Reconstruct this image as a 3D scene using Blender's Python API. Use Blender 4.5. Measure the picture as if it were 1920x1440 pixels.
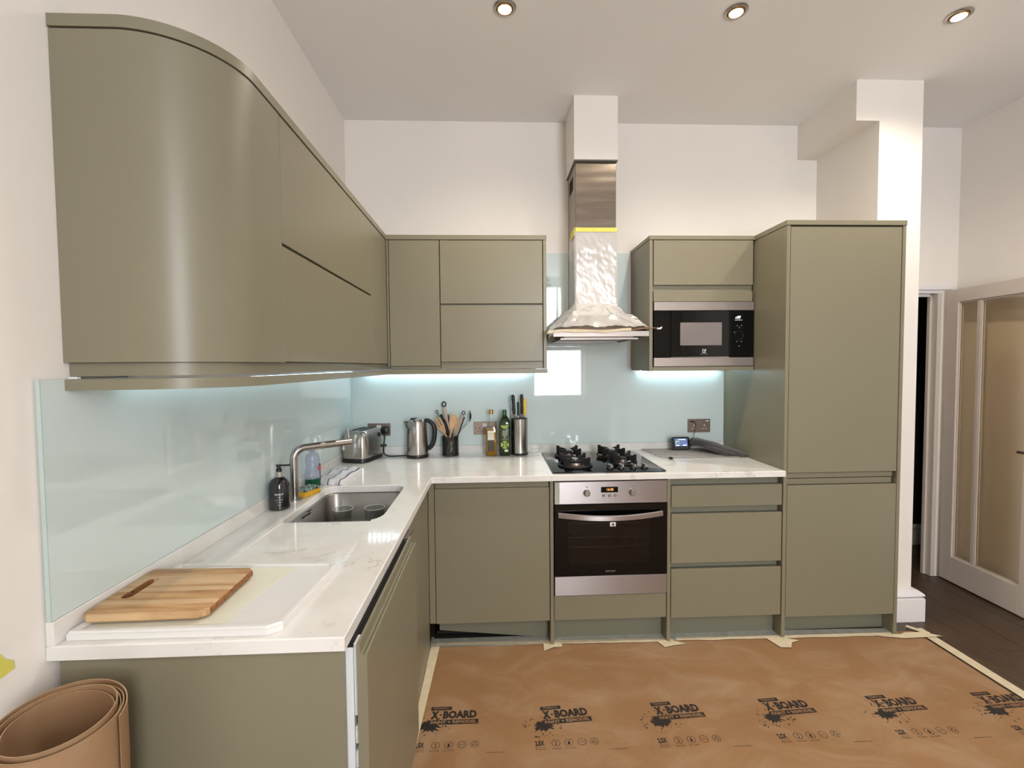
import bpy, bmesh, math, random
from math import pi, sin, cos, radians
from mathutils import Vector, Matrix, noise

random.seed(7)
S = bpy.context.scene
COL = S.collection
for o in list(bpy.data.objects):
    bpy.data.objects.remove(o)

# ------------------------------------------------------------------ camera
FPX = 868.34
cam = bpy.data.cameras.new('camera')
cam.sensor_fit = 'HORIZONTAL'
cam.sensor_width = 36.0
cam.lens = FPX / 1920 * 36.0
cam.clip_start = 0.02
camo = bpy.data.objects.new('camera', cam)
COL.objects.link(camo)
_y, _p, _r = radians(2.3747), radians(2.296), radians(-0.5044)
_F = Vector((sin(_y) * cos(_p), cos(_y) * cos(_p), -sin(_p)))
_R0 = Vector((cos(_y), -sin(_y), 0))
_U0 = _R0.cross(_F)
_R = _R0 * cos(_r) + _U0 * sin(_r)
_U = -_R0 * sin(_r) + _U0 * cos(_r)
_M = Matrix((_R, _U, -_F)).transposed().to_4x4()
_M.translation = Vector((.9065, -2.9815, 1.4594))
camo.matrix_world = _M
S.camera = camo

# ------------------------------------------------------------------ light
S.view_settings.view_transform = 'Standard'
S.view_settings.look = 'None'
S.view_settings.exposure = 0.08
S.view_settings.gamma = 1.0
S.view_settings.use_curve_mapping = False
YF = -5.2                                    # wall with the windows, behind the camera
WINS = [(1.60, 2.54)]    # x range of each window
WZ0, WZ1 = 0.86, 2.90
world = bpy.data.worlds.new('world')
S.world = world
world.use_nodes = True
_bg = world.node_tree.nodes['Background']
_wn, _wl = world.node_tree.nodes, world.node_tree.links
_tc = _wn.new('ShaderNodeTexCoord')
_sp = _wn.new('ShaderNodeSeparateXYZ')
_cr = _wn.new('ShaderNodeValToRGB')          # overcast sky over a duller street
_cr.color_ramp.elements[0].position = .47
_cr.color_ramp.elements[0].color = (.92, .95, 1.0, 1)
_cr.color_ramp.elements[1].position = .53
_cr.color_ramp.elements[1].color = (.965, .985, 1.0, 1)
_mp = _wn.new('ShaderNodeMapRange')
_mp.inputs['From Min'].default_value = -1
_wl.new(_tc.outputs['Generated'], _sp.inputs[0])
_wl.new(_sp.outputs['Z'], _mp.inputs['Value'])
_wl.new(_mp.outputs[0], _cr.inputs[0])
_wl.new(_cr.outputs[0], _bg.inputs[0])
_bg.inputs[1].default_value = 22.5
for a, b in WINS:
    l = bpy.data.lights.new('window_daylight', 'AREA')
    l.shape = 'RECTANGLE'
    l.size, l.size_y = b - a, WZ1 - WZ0
    l.cycles.is_portal = True
    lo = bpy.data.objects.new('window_daylight', l)
    COL.objects.link(lo)
    lo.location = ((a + b) / 2, YF - 0.17, (WZ0 + WZ1) / 2)
    lo.rotation_euler = (radians(90), 0, 0)
SPOT_W = 47.0
for _sx in (.9745, 1.982, 2.987):            # visible downlight row, plus an unseen row added behind the camera as fill
    for _sy in (-.945, -4.25):
        sl = bpy.data.lights.new('downlight_and_fill_beam', 'SPOT')
        sl.energy = SPOT_W
        sl.color = (1, .88, .74)
        sl.spot_size = radians(150)
        sl.spot_blend = 1.0
        sl.shadow_soft_size = .035
        so = bpy.data.objects.new('downlight_and_fill_beam', sl)
        COL.objects.link(so)
        so.location = (_sx, _sy, 2.96)
LED_S = 112.0
LED_COL = (0.66, 0.89, 1.0)

# ------------------------------------------------------------------ materials
def lin(c):
    return tuple((v / 255 / 12.92 if v / 255 <= .04045 else ((v / 255 + .055) / 1.055) ** 2.4) for v in c)

class NT:
    def __init__(s, name):
        s.m = bpy.data.materials.new(name)
        s.m.use_nodes = True
        s.n = s.m.node_tree.nodes
        s.l = s.m.node_tree.links
        s.b = s.n['Principled BSDF']
        s.out = s.n['Material Output']
    def node(s, t, **kw):
        n = s.n.new(t)
        for k, v in kw.items():
            setattr(n, k, v)
        return n
    def pos(s, scale=(1, 1, 1), rot=(0, 0, 0)):
        g = s.node('ShaderNodeNewGeometry')
        mp = s.node('ShaderNodeMapping')
        mp.inputs['Scale'].default_value = scale
        mp.inputs['Rotation'].default_value = rot
        s.l.new(g.outputs['Position'], mp.inputs['Vector'])
        return mp.outputs['Vector']
    def noise(s, vec, scale, detail=4, rough=.55, dist=0.0):
        n = s.node('ShaderNodeTexNoise')
        n.inputs['Scale'].default_value = scale
        n.inputs['Detail'].default_value = detail
        n.inputs['Roughness'].default_value = rough
        n.inputs['Distortion'].default_value = dist
        s.l.new(vec, n.inputs['Vector'])
        return n.outputs['Fac']
    def ramp(s, fac, stops):
        r = s.node('ShaderNodeValToRGB')
        e = r.color_ramp.elements
        while len(e) < len(stops):
            e.new(.5)
        for i, (p, c) in enumerate(stops):
            e[i].position = p
            e[i].color = (*c, 1) if len(c) == 3 else c
        s.l.new(fac, r.inputs['Fac'])
        return r.outputs['Color']
    def mix(s, fac, a, b, mode='MIX'):
        m = s.node('ShaderNodeMix', data_type='RGBA', blend_type=mode)
        for sock, v in ((m.inputs['Factor'], fac), (m.inputs['A'], a), (m.inputs['B'], b)):
            if hasattr(v, 'is_linked'):
                s.l.new(v, sock)
            elif isinstance(v, (int, float)):
                sock.default_value = v
            else:
                sock.default_value = (*v, 1)
        return m.outputs['Result']
    def bump(s, h, strength=.1, dist=.002):
        b = s.node('ShaderNodeBump')
        b.inputs['Strength'].default_value = strength
        b.inputs['Distance'].default_value = dist
        s.l.new(h, b.inputs['Height'])
        s.l.new(b.outputs['Normal'], s.b.inputs['Normal'])
    def set(s, **kw):
        names = dict(rough='Roughness', metal='Metallic', spec='Specular IOR Level', coat='Coat Weight', trans='Transmission Weight', ior='IOR', estr='Emission Strength', alpha='Alpha', sheen='Sheen Weight', aniso='Anisotropic', coatr='Coat Roughness')
        for k, v in kw.items():
            s.b.inputs[names[k]].default_value = v
        return s

def paint(name, c, rough=.5, var=.05, sc=3.0, bump=0.0, bsc=180, **kw):
    t = NT(name).set(rough=rough, **kw)
    c = lin(c)
    v = t.pos()
    f = t.noise(v, sc)
    col = t.ramp(f, [(.25, tuple(x * (1 - var) for x in c)), (.75, tuple(min(1, x * (1 + var)) for x in c))])
    t.l.new(col, t.b.inputs['Base Color'])
    if bump:
        t.bump(t.noise(v, bsc, 3), bump, .001)
    return t.m

def steel(name, c=(176, 170, 165), rough=.28, stretch=(4, 4, 300), spread=None):
    t = NT(name).set(metal=1.0)
    if spread:                       # brushed: highlights run out across the grain
        t.set(aniso=.85)
        tg = t.node('ShaderNodeCombineXYZ')
        for i in range(3):
            tg.inputs[i].default_value = spread[i]
        t.l.new(tg.outputs[0], t.b.inputs['Tangent'])
    v = t.pos(stretch)
    f = t.noise(v, 3, 3)
    c = lin(c)
    t.l.new(t.ramp(f, [(.3, tuple(x * .94 for x in c)), (.7, c)]), t.b.inputs['Base Color'])
    t.l.new(t.ramp(f, [(.2, (rough * .8,) * 3), (.8, (rough * 1.25,) * 3)]), t.b.inputs['Roughness'])
    return t.m

def emit(name, c, s):
    t = NT(name).set(estr=s, rough=.4)
    t.b.inputs['Emission Color'].default_value = (*c, 1)
    t.b.inputs['Base Color'].default_value = (*[min(1, x) * .6 for x in c], 1)
    return t.m

def thin(name, tint, gloss_rough=.02, fac_min=.04, body=None, body_fac=0.0, bump=0, bsc=30, fold=(1, 1, 1), turn=(0, 0, 0)):
    """clear sheet: transparent + Fresnel gloss (+ a little diffuse body)"""
    t = NT(name)
    tr = t.node('ShaderNodeBsdfTransparent')
    tr.inputs['Color'].default_value = (*tint, 1)
    gl = t.node('ShaderNodeBsdfGlossy')
    gl.inputs['Roughness'].default_value = gloss_rough
    lw = t.node('ShaderNodeLayerWeight')
    lw.inputs['Blend'].default_value = .5
    if bump:
        b = t.node('ShaderNodeBump')
        b.inputs['Strength'].default_value = bump
        b.inputs['Distance'].default_value = .01
        t.l.new(t.noise(t.pos(fold, turn), bsc, 4, .6, 1.0), b.inputs['Height'])
        t.l.new(b.outputs['Normal'], gl.inputs['Normal'])
        t.l.new(b.outputs['Normal'], lw.inputs['Normal'])
    base = tr.outputs[0]
    if body:
        df = t.node('ShaderNodeBsdfDiffuse')
        df.inputs['Color'].default_value = (*body, 1)
        m0 = t.node('ShaderNodeMixShader')
        m0.inputs[0].default_value = body_fac
        t.l.new(tr.outputs[0], m0.inputs[1])
        t.l.new(df.outputs[0], m0.inputs[2])
        base = m0.outputs[0]
    mx = t.node('ShaderNodeMixShader')
    pw_ = t.node('ShaderNodeMath', operation='POWER')
    pw_.inputs[1].default_value = 5.0
    t.l.new(lw.outputs['Facing'], pw_.inputs[0])
    mr = t.node('ShaderNodeMath', operation='MULTIPLY_ADD')
    mr.inputs[1].default_value = 1 - fac_min
    mr.inputs[2].default_value = fac_min
    t.l.new(pw_.outputs[0], mr.inputs[0])
    t.l.new(mr.outputs[0], mx.inputs[0])
    t.l.new(base, mx.inputs[1])
    t.l.new(gl.outputs[0], mx.inputs[2])
    t.l.new(mx.outputs[0], t.out.inputs['Surface'])
    return t.m

M = {}
M['wall'] = paint('wall_paint', (236, 230, 223), .85, .025, 1.6, .12, 220)
M['ceiling'] = paint('ceiling_paint', (240, 238, 236), .9, .015, 1.2, .05)
M['white'] = paint('white_gloss_paint', (232, 230, 230), .3, .02)
M['doorwhite'] = paint('white_door_paint', (208, 197, 186), .35, .02)
M['sage'] = paint('sage_cabinet_paint', (129, 123, 102), .36, .025, 2.0, .02, 400)
M['sagedark'] = paint('sage_plinth_paint', (116, 116, 100), .5, .03)
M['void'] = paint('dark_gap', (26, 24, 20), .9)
M['whitebox'] = paint('white_enamel', (226, 228, 230), .3, .02)
M['black'] = paint('black_plastic', (20, 20, 21), .35, .1)
M['blackmatt'] = paint('black_iron', (24, 24, 25), .55, .15, 40, .2)
M['blackgloss'] = paint('black_gloss_glass', (5, 5, 6), .05, .05, spec=.3)
M['steel'] = steel('brushed_steel')
M['steelh'] = steel('brushed_steel_across', (172, 166, 166), .34, (2, 900, 900), (.1, .05, 1))
M['steeltrim'] = steel('dull_steel_trim', (158, 148, 142), .42, (2, 900, 900))
M['steelw'] = steel('brushed_steel_chimney', (150, 139, 127), .30, (2, 2, 300), (1, 1, 0))
M['steelv'] = steel('brushed_steel_upright', (178, 172, 167), .24, (300, 300, 4))
M['steeld'] = steel('dark_steel_plate', (140, 124, 116), .38, (300, 300, 6))
def _wave(m):
    nt = m.node_tree
    b = nt.nodes.new('ShaderNodeBump')
    b.inputs['Strength'].default_value = .5
    b.inputs['Distance'].default_value = .012
    g = nt.nodes.new('ShaderNodeNewGeometry')
    mp = nt.nodes.new('ShaderNodeMapping')
    mp.inputs['Scale'].default_value = (2.2, 2.2, 9)
    n = nt.nodes.new('ShaderNodeTexNoise')
    n.inputs['Scale'].default_value = 1.0
    n.inputs['Detail'].default_value = 1
    for a, c in ((g.outputs['Position'], mp.inputs[0]), (mp.outputs[0], n.inputs['Vector']), (n.outputs['Fac'], b.inputs['Height']), (b.outputs[0], nt.nodes['Principled BSDF'].inputs['Normal'])):
        nt.links.new(a, c)
_wave(M['steelw'])
M['sinksteel'] = steel('sink_steel', (150, 146, 142), .33, (90, 90, 90))
M['chrome'] = steel('chrome', (205, 203, 200), .12, (5, 5, 5))
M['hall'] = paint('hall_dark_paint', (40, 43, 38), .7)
M['yellow'] = paint('yellow_masking_tape', (214, 206, 96), .7, .08, 60)
M['tape'] = paint('cream_masking_tape', (214, 200, 170), .7, .1, 30, .3, 90)
M['tapegrey'] = paint('dusty_film_tape', (172, 172, 162), .45, .2, 26, .3, 60)
M['ink'] = paint('black_print', (34, 28, 24), .7, .3, 60)
M['whiteprint'] = paint('white_print', (222, 222, 222), .6, .02)
M['greyprint'] = paint('grey_print', (120, 118, 116), .6, .02)
M['polyboard'] = paint('white_plastic_board', (224, 222, 219), .35, .02)
M['polywell'] = paint('cream_board_well', (226, 224, 206), .4, .03, 8)
M['led'] = emit('led_bead', LED_COL, LED_S)
M['leddim'] = emit('led_bead_dim', LED_COL, LED_S * .20)
M['lamp'] = emit('lamp_face', (1.0, .86, .62), 26.0)
M['lcd'] = emit('screen_glow', (.10, .16, .34), .9)
M['amber'] = emit('amber_digits', (1.0, .38, .08), 1.2)
M['whitelit'] = emit('white_digits', (.9, .95, 1.0), 1.6)
M['greenlit'] = emit('green_gauge', (.45, .85, .15), 1.2)
M['redlit'] = emit('red_gauge', (.9, .12, .08), 1.2)
M['spruce'] = paint('green_bottle_glass', (26, 48, 16), .08, .15, 20, coat=.6)
M['greencap'] = paint('green_cap', (16, 84, 44), .35)
M['lime'] = paint('lime_print', (150, 170, 74), .5, .25, 90)
M['gold'] = paint('gold_cap', (176, 132, 72), .3, metal=.7)
M['cream'] = paint('cream_label', (226, 220, 200), .5)
M['olive'] = paint('olive_picture_label', (70, 62, 44), .5, .8, 120)
M['amberjar'] = paint('black_soap_bottle', (27, 25, 26), .14, .2, coat=.5)
M['sponge'] = paint('yellow_sponge', (214, 164, 46), .9, .12, 200, .6, 300)
M['beech'] = None
M['redlabel'] = paint('red_label', (190, 80, 70), .5)
M['knifeyellow'] = paint('yellow_handle', (236, 198, 84), .35)
M['glove'] = None
M['clear'] = thin('clear_glass', (.95, .965, .96), .02, .07)
M['pane'] = thin('door_pane_glass', (.94, .90, .82))
M['winpane'] = thin('window_glass', (.98, .99, 1))
M['ovenglass'] = thin('smoked_oven_glass', (.52, .53, .52), .03, .035)
M['potglass'] = thin('black_mesh_pot', (.38, .38, .38), .15, .05, (.012, .012, .012), .35)
M['film'] = thin('clear_plastic_film', (.93, .92, .91), .26, .12, (.88, .86, .84), .44, .34, 12, (1.6, 1.6, .30), (0, radians(28), 0))
M['clearplastic'] = thin('clear_bottle_plastic', (.82, .86, .95), .1, .06, (.5, .55, .66), .28, .3, 40)
M['greenliquid'] = paint('green_washing_up_liquid', (14, 72, 48), .15, .2)

def mk_oil():
    t = NT('golden_oil').set(rough=.05, trans=.55, ior=1.2)
    c = lin((206, 150, 20))
    t.l.new(t.ramp(t.noise(t.pos(), 20), [(.2, c), (.8, tuple(x * .9 for x in c))]), t.b.inputs['Base Color'])
    return t.m
M['oil'] = mk_oil()

def mk_splash():
    t = NT('aqua_backpainted_glass').set(rough=.025, spec=.55)
    c = lin((209, 222, 220))
    t.l.new(t.ramp(t.noise(t.pos(), 2), [(.2, c), (.8, tuple(x * .97 for x in c))]), t.b.inputs['Base Color'])
    return t.m
M['splash'] = mk_splash()
M['glassedge'] = paint('green_glass_edge', (186, 203, 199), .15)

def mk_quartz():
    t = NT('white_veined_quartz').set(rough=.09, spec=.5)
    v = t.pos((1, 1, 1), (0, 0, .5))
    w = t.noise(v, 4.2, 9, .64, 1.6)
    # veins: thin bands where the warped noise crosses its middle value
    a = t.ramp(w, [(.478, (0, 0, 0)), (.496, (1, 1, 1)), (.504, (1, 1, 1)), (.53, (0, 0, 0))])
    gate = t.ramp(t.noise(v, 7.0, 5, .6), [(.54, (0, 0, 0)), (.74, (1, 1, 1))])
    vein = t.mix(1.0, a, gate, 'MULTIPLY')
    cloud = t.noise(v, 9, 6)
    base = t.ramp(cloud, [(.3, lin((222, 219, 214))), (.7, lin((232, 230, 226)))])
    f2 = t.node('ShaderNodeMath', operation='MULTIPLY')
    t.l.new(vein, f2.inputs[0])
    f2.inputs[1].default_value = .7
    col = t.mix(f2.outputs[0], base, lin((150, 142, 134)))
    t.l.new(col, t.b.inputs['Base Color'])
    return t.m
M['quartz'] = mk_quartz()

def mk_wood(name, c0, c1, scale=(3, 22, 22), rough=.5, bands=None):
    t = NT(name).set(rough=rough)
    v = t.pos(scale)
    f = t.noise(v, 2.2, 8, .6, .6)
    col = t.ramp(f, [(.28, lin(c0)), (.5, lin(tuple((a + b) / 2 for a, b in zip(c0, c1)))), (.72, lin(c1))])
    if bands:
        vb = t.pos((0.0, 1, 0))
        b = t.noise(vb, bands, 0)
        col = t.mix(t.ramp(b, [(.42, (0, 0, 0)), (.46, (.55, .55, .55)), (.58, (.55, .55, .55)), (.62, (0, 0, 0))]), col, lin((216, 190, 152)))
    t.l.new(col, t.b.inputs['Base Color'])
    t.bump(f, .08, .001)
    return t.m
M['board'] = mk_wood('acacia_board_wood', (150, 106, 64), (204, 166, 118), (3, 24, 24), .5, 16)
M['bark'] = mk_wood('rough_bark_edge', (96, 58, 30), (176, 120, 72), (60, 60, 60), .8)
M['spoonwood'] = mk_wood('beech_spoon_wood', (188, 148, 108), (216, 182, 144), (30, 30, 5), .6)
M['plank'] = mk_wood('dark_oak_plank', (62, 48, 36), (90, 72, 57), (30, 2.4, 30), .42)

def mk_kraft(name, c, dust=.5):
    t = NT(name).set(rough=.75)
    v = t.pos()
    big = t.noise(v, 2.2, 6, .6, .8)
    dustf = t.noise(t.pos((1, 1.6, 1), (0, 0, .6)), 2.6, 7, .62, 1.2)
    c = lin(c)
    col = t.ramp(big, [(.25, tuple(x * .86 for x in c)), (.6, c), (.85, (c[0] * 1.14, c[1] * 1.08, c[2] * 1.0))])
    d = t.ramp(dustf, [(.46, (0, 0, 0)), (.74, (dust, dust, dust))])
    col = t.mix(d, col, lin((176, 152, 124)))
    speck = t.ramp(t.noise(v, 70, 2), [(.72, (0, 0, 0)), (.76, (.6, .6, .6))])
    gate = t.ramp(t.noise(v, 3.5, 2), [(.5, (0, 0, 0)), (.6, (1, 1, 1))])
    col = t.mix(t.mix(1.0, speck, gate, 'MULTIPLY'), col, lin((104, 72, 44)))
    t.l.new(col, t.b.inputs['Base Color'])
    t.bump(t.noise(v, 160, 4), .1, .001)
    return t.m
M['kraft'] = mk_kraft('dusty_brown_floor_board', (148, 111, 74))
M['kraftroll'] = mk_kraft('brown_roll_board', (148, 114, 82), .35)
M['kraftedge'] = paint('pale_board_edge', (172, 142, 108), .8, .1, 60)

def mk_towel():
    t = NT('striped_tea_towel').set(rough=.95)
    v = t.pos((1, 1, 1), (0, 0, radians(2)))
    sp = t.node('ShaderNodeSeparateXYZ')
    t.l.new(v, sp.inputs[0])
    m = t.node('ShaderNodeMath', operation='MULTIPLY')
    m.inputs[1].default_value = 17.0
    t.l.new(sp.outputs['X'], m.inputs[0])
    fr = t.node('ShaderNodeMath', operation='FRACT')
    t.l.new(m.outputs[0], fr.inputs[0])
    col = t.ramp(fr.outputs[0], [(0, lin((214, 212, 216))), (.44, lin((214, 212, 216))), (.46, lin((86, 86, 108))), (.54, lin((86, 86, 108))), (.56, lin((214, 212, 216)))])
    t.l.new(col, t.b.inputs['Base Color'])
    t.bump(t.noise(t.pos(), 500, 2), .3, .001)
    return t.m
M['towel'] = mk_towel()

def mk_glove():
    t = NT('dark_quilted_cloth').set(rough=.95, sheen=.3)
    v = t.pos((1, 1, 1), (0, 0, .4))
    f = t.noise(v, 120, 3)
    t.l.new(t.ramp(f, [(.3, lin((40, 37, 36))), (.7, lin((78, 72, 70)))]), t.b.inputs['Base Color'])
    t.bump(t.noise(v, 60, 3), .6, .004)
    return t.m
M['glove'] = mk_glove()

def mk_film_scour():
    t = NT('printed_scourer').set(rough=.9)
    f = t.noise(t.pos((1, 1.5, 1)), 90, 2)
    t.l.new(t.ramp(f, [(.48, lin((176, 196, 190))), (.5, lin((40, 60, 60)))]), t.b.inputs['Base Color'])
    return t.m
M['scour'] = mk_film_scour()

# ------------------------------------------------------------------ mesh helpers
class MB:
    def __init__(s):
        s.v, s.f = [], []
    def add(s, vs, fs):
        n = len(s.v)
        s.v += [Vector(p) for p in vs]
        s.f += [[i + n for i in f] for f in fs]
        return s
    def box(s, x0, x1, y0, y1, z0, z1, b=0.0, seg=1):
        if not b:
            vs = [(x, y, z) for z in (z0, z1) for y in (y0, y1) for x in (x0, x1)]
            return s.add(vs, [(0, 2, 3, 1), (4, 5, 7, 6), (0, 1, 5, 4), (2, 6, 7, 3), (0, 4, 6, 2), (1, 3, 7, 5)])
        bm = bmesh.new()
        bmesh.ops.create_cube(bm, size=1)
        for v in bm.verts:
            v.co = Vector(((x0 + x1) / 2 + v.co.x * (x1 - x0), (y0 + y1) / 2 + v.co.y * (y1 - y0), (z0 + z1) / 2 + v.co.z * (z1 - z0)))
        bmesh.ops.bevel(bm, geom=list(bm.edges), offset=b, segments=seg, affect='EDGES', profile=.5)
        return s.bm(bm)
    def bm(s, bm):
        bm.verts.index_update()
        s.add([v.co.copy() for v in bm.verts], [[v.index for v in f.verts] for f in bm.faces])
        bm.free()
        return s
    def prism(s, pts, a0, a1, axis='z', inset=0.0):
        """polygon (CCW) pushed along an axis; pts are the two other coordinates in xyz order"""
        def P(p, a):
            return {'z': (p[0], p[1], a), 'y': (p[0], a, p[1]), 'x': (a, p[0], p[1])}[axis]
        n = len(pts)
        vs = [P(p, a0) for p in pts] + [P(p, a1) for p in pts]
        fs = [list(range(n))[::-1], [n + i for i in range(n)]] + [(i, (i + 1) % n, n + (i + 1) % n, n + i) for i in range(n)]
        return s.add(vs, fs)
    def lathe(s, prof, c=(0, 0), n=28, axis='z', close=True):
        vs = []
        for r, z in prof:
            for k in range(n):
                a = 2 * pi * k / n
                vs.append((c[0] + r * cos(a), c[1] + r * sin(a), z))
        fs = []
        for i in range(len(prof) - 1):
            for k in range(n):
                fs.append((i * n + k, i * n + (k + 1) % n, (i + 1) * n + (k + 1) % n, (i + 1) * n + k))
        if close:
            fs.append(list(range(n))[::-1])
            fs.append([(len(prof) - 1) * n + k for k in range(n)])
        return s.add(vs, fs)
    def tube(s, pts, r, n=10, closed=False, cap=True):
        pts = [Vector(p) for p in pts]
        m = len(pts)
        rs = r if isinstance(r, (list, tuple)) else [r] * m
        up = None
        vs = []
        for i, p in enumerate(pts):
            a = pts[(i - 1) % m] if (closed or i > 0) else p
            b = pts[(i + 1) % m] if (closed or i < m - 1) else p
            t = (b - a).normalized()
            if up is None:
                up = Vector((0, 0, 1)) if abs(t.z) < .9 else Vector((1, 0, 0))
            u = (up - t * up.dot(t)).normalized()
            w = t.cross(u)
            up = u
            for k in range(n):
                ang = 2 * pi * k / n
                vs.append(p + (u * cos(ang) + w * sin(ang)) * rs[i])
        fs = []
        for i in range(m if closed else m - 1):
            j = (i + 1) % m
            for k in range(n):
                fs.append((i * n + k, i * n + (k + 1) % n, j * n + (k + 1) % n, j * n + k))
        if cap and not closed:
            fs.append(list(range(n))[::-1])
            fs.append([(m - 1) * n + k for k in range(n)])
        return s.add(vs, fs)
    def loops(s, loops, cap0=True, cap1=True):
        n = len(loops[0])
        vs = [p for L in loops for p in L]
        fs = []
        for i in range(len(loops) - 1):
            for k in range(n):
                fs.append((i * n + k, i * n + (k + 1) % n, (i + 1) * n + (k + 1) % n, (i + 1) * n + k))
        if cap0:
            fs.append(list(range(n))[::-1])
        if cap1:
            fs.append([(len(loops) - 1) * n + k for k in range(n)])
        return s.add(vs, fs)
    def grid(s, fn, nu, nv):
        vs = [fn(i / nu, j / nv) for j in range(nv + 1) for i in range(nu + 1)]
        fs = [(j * (nu + 1) + i, j * (nu + 1) + i + 1, (j + 1) * (nu + 1) + i + 1, (j + 1) * (nu + 1) + i) for j in range(nv) for i in range(nu)]
        return s.add(vs, fs)
    def xf(s, m, start=0):
        for i in range(start, len(s.v)):
            s.v[i] = m @ s.v[i]
        return s
    def join(s, o):
        return s.add(o.v, o.f)

ORG = {}
def link(o, parent, org):
    COL.objects.link(o)
    if parent is not None:
        o.parent = parent
    ORG[o.name] = org

def build(name, mb, mat, parent=None, label=None, cat=None, group=None, kind=None, smooth=True, ang=32, fixn=True):
    if parent is not None:
        org = ORG[parent.name]
    else:
        xs = [v.x for v in mb.v]; ys = [v.y for v in mb.v]; zs = [v.z for v in mb.v]
        org = Vector(((min(xs) + max(xs)) / 2, (min(ys) + max(ys)) / 2, min(zs)))
    me = bpy.data.meshes.new(name)
    me.from_pydata([v - org for v in mb.v], [], mb.f)
    if fixn:
        bm = bmesh.new()
        bm.from_mesh(me)
        bmesh.ops.recalc_face_normals(bm, faces=bm.faces)
        bm.to_mesh(me)
        bm.free()
    me.materials.append(M[mat] if isinstance(mat, str) else mat)
    if smooth:
        me.polygons.foreach_set('use_smooth', [True] * len(me.polygons))
        me.set_sharp_from_angle(angle=radians(ang))
    me.update()
    o = bpy.data.objects.new(name, me)
    link(o, parent, org)
    if parent is None:
        o.location = org
    tag(o, label, cat, group, kind)
    return o

def tag(o, label=None, cat=None, group=None, kind=None):
    if label: o['label'] = label
    if cat: o['category'] = cat
    if group: o['group'] = group
    if kind: o['kind'] = kind
    return o

def thing(name, loc, label, cat, group=None, kind=None):
    o = bpy.data.objects.new(name, None)
    o.empty_display_size = .05
    loc = Vector(loc)
    link(o, None, loc)
    o.location = loc
    return tag(o, label, cat, group, kind)

def B(*a, **k):
    return MB().box(*a, **k)

_dg = None
def text_mb(txt, m, w=None, h=None, bold=0.0, align='LEFT', ext=0.0):
    """lettering as a flat mesh: local x right, y up; fitted to w x h, then placed by matrix m"""
    cu = bpy.data.curves.new('lettering', 'FONT')
    cu.body = txt
    cu.size = 1
    cu.offset = bold
    cu.resolution_u = 2
    ob = bpy.data.objects.new('lettering', cu)
    COL.objects.link(ob)
    bpy.context.view_layer.update()
    dg = bpy.context.evaluated_depsgraph_get()
    me = bpy.data.meshes.new_from_object(ob.evaluated_get(dg))
    mb = MB()
    vs = [v.co.copy() for v in me.vertices]
    fs = [list(p.vertices) for p in me.polygons]
    bpy.data.objects.remove(ob)
    bpy.data.curves.remove(cu)
    bpy.data.meshes.remove(me)
    if not vs:
        return mb
    x0 = min(v.x for v in vs); x1 = max(v.x for v in vs)
    y0 = min(v.y for v in vs); y1 = max(v.y for v in vs)
    sx = (w / (x1 - x0)) if w else None
    sy = (h / (y1 - y0)) if h else None
    sx = sx or sy
    sy = sy or sx
    ox = {'LEFT': x0, 'CENTER': (x0 + x1) / 2}[align]
    mb.add([m @ Vector(((v.x - ox) * sx, (v.y - y0) * sy, 0)) for v in vs], fs)
    return mb

def front(x, y, z):           # local x -> +X, y -> +Z, facing -Y
    return Matrix(((1, 0, 0, x), (0, 0, -1, y), (0, 1, 0, z), (0, 0, 0, 1)))

def arc(cx, cy, r, a0, a1, n):
    return [(cx + r * cos(a0 + (a1 - a0) * i / n), cy + r * sin(a0 + (a1 - a0) * i / n)) for i in range(n + 1)]

def rrect(x0, x1, y0, y1, r, n=6):
    p = []
    for cx, cy, a in ((x1 - r, y1 - r, 0), (x0 + r, y1 - r, pi / 2), (x0 + r, y0 + r, pi), (x1 - r, y0 + r, 1.5 * pi)):
        p += arc(cx, cy, r, a, a + pi / 2, n)
    return p

def circ(cx, cy, r, n=20):
    return [(cx + r * cos(2 * pi * k / n), cy + r * sin(2 * pi * k / n)) for k in range(n)]

# ================================================================== ROOM
ZC = 2.993
XR = 4.005
build('wall_left', B(-.12, 0, YF, .0, -.02, ZC + .1), 'wall', kind='structure')
wb = MB()
wb.box(-.12, 3.30, 0, .075, -.02, ZC + .1)
wb.box(3.30, 3.90, 0, .075, 1.945, ZC + .1)
wb.box(3.90, XR + .1, 0, .075, -.02, ZC + .1)
build('wall_back', wb, 'wall', kind='structure')
build('wall_right', B(XR, XR + .12, YF, 0, -.02, ZC + .1), 'wall', kind='structure')
wf = MB()
xs = [-.12] + [v for w in WINS for v in w] + [XR + .12]
for i in range(0, len(xs), 2):
    wf.box(xs[i], xs[i + 1], YF - .2, YF, -.02, ZC + .1)
for a, b in WINS:
    wf.box(a, b, YF - .2, YF, -.02, WZ0)
    wf.box(a, b, YF - .2, YF, WZ1, ZC + .1)
build('wall_front', wf, 'wall', kind='structure')
build('ceiling', B(-.12, XR + .12, YF - .2, 0, ZC, ZC + .1), 'ceiling', kind='structure')
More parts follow.
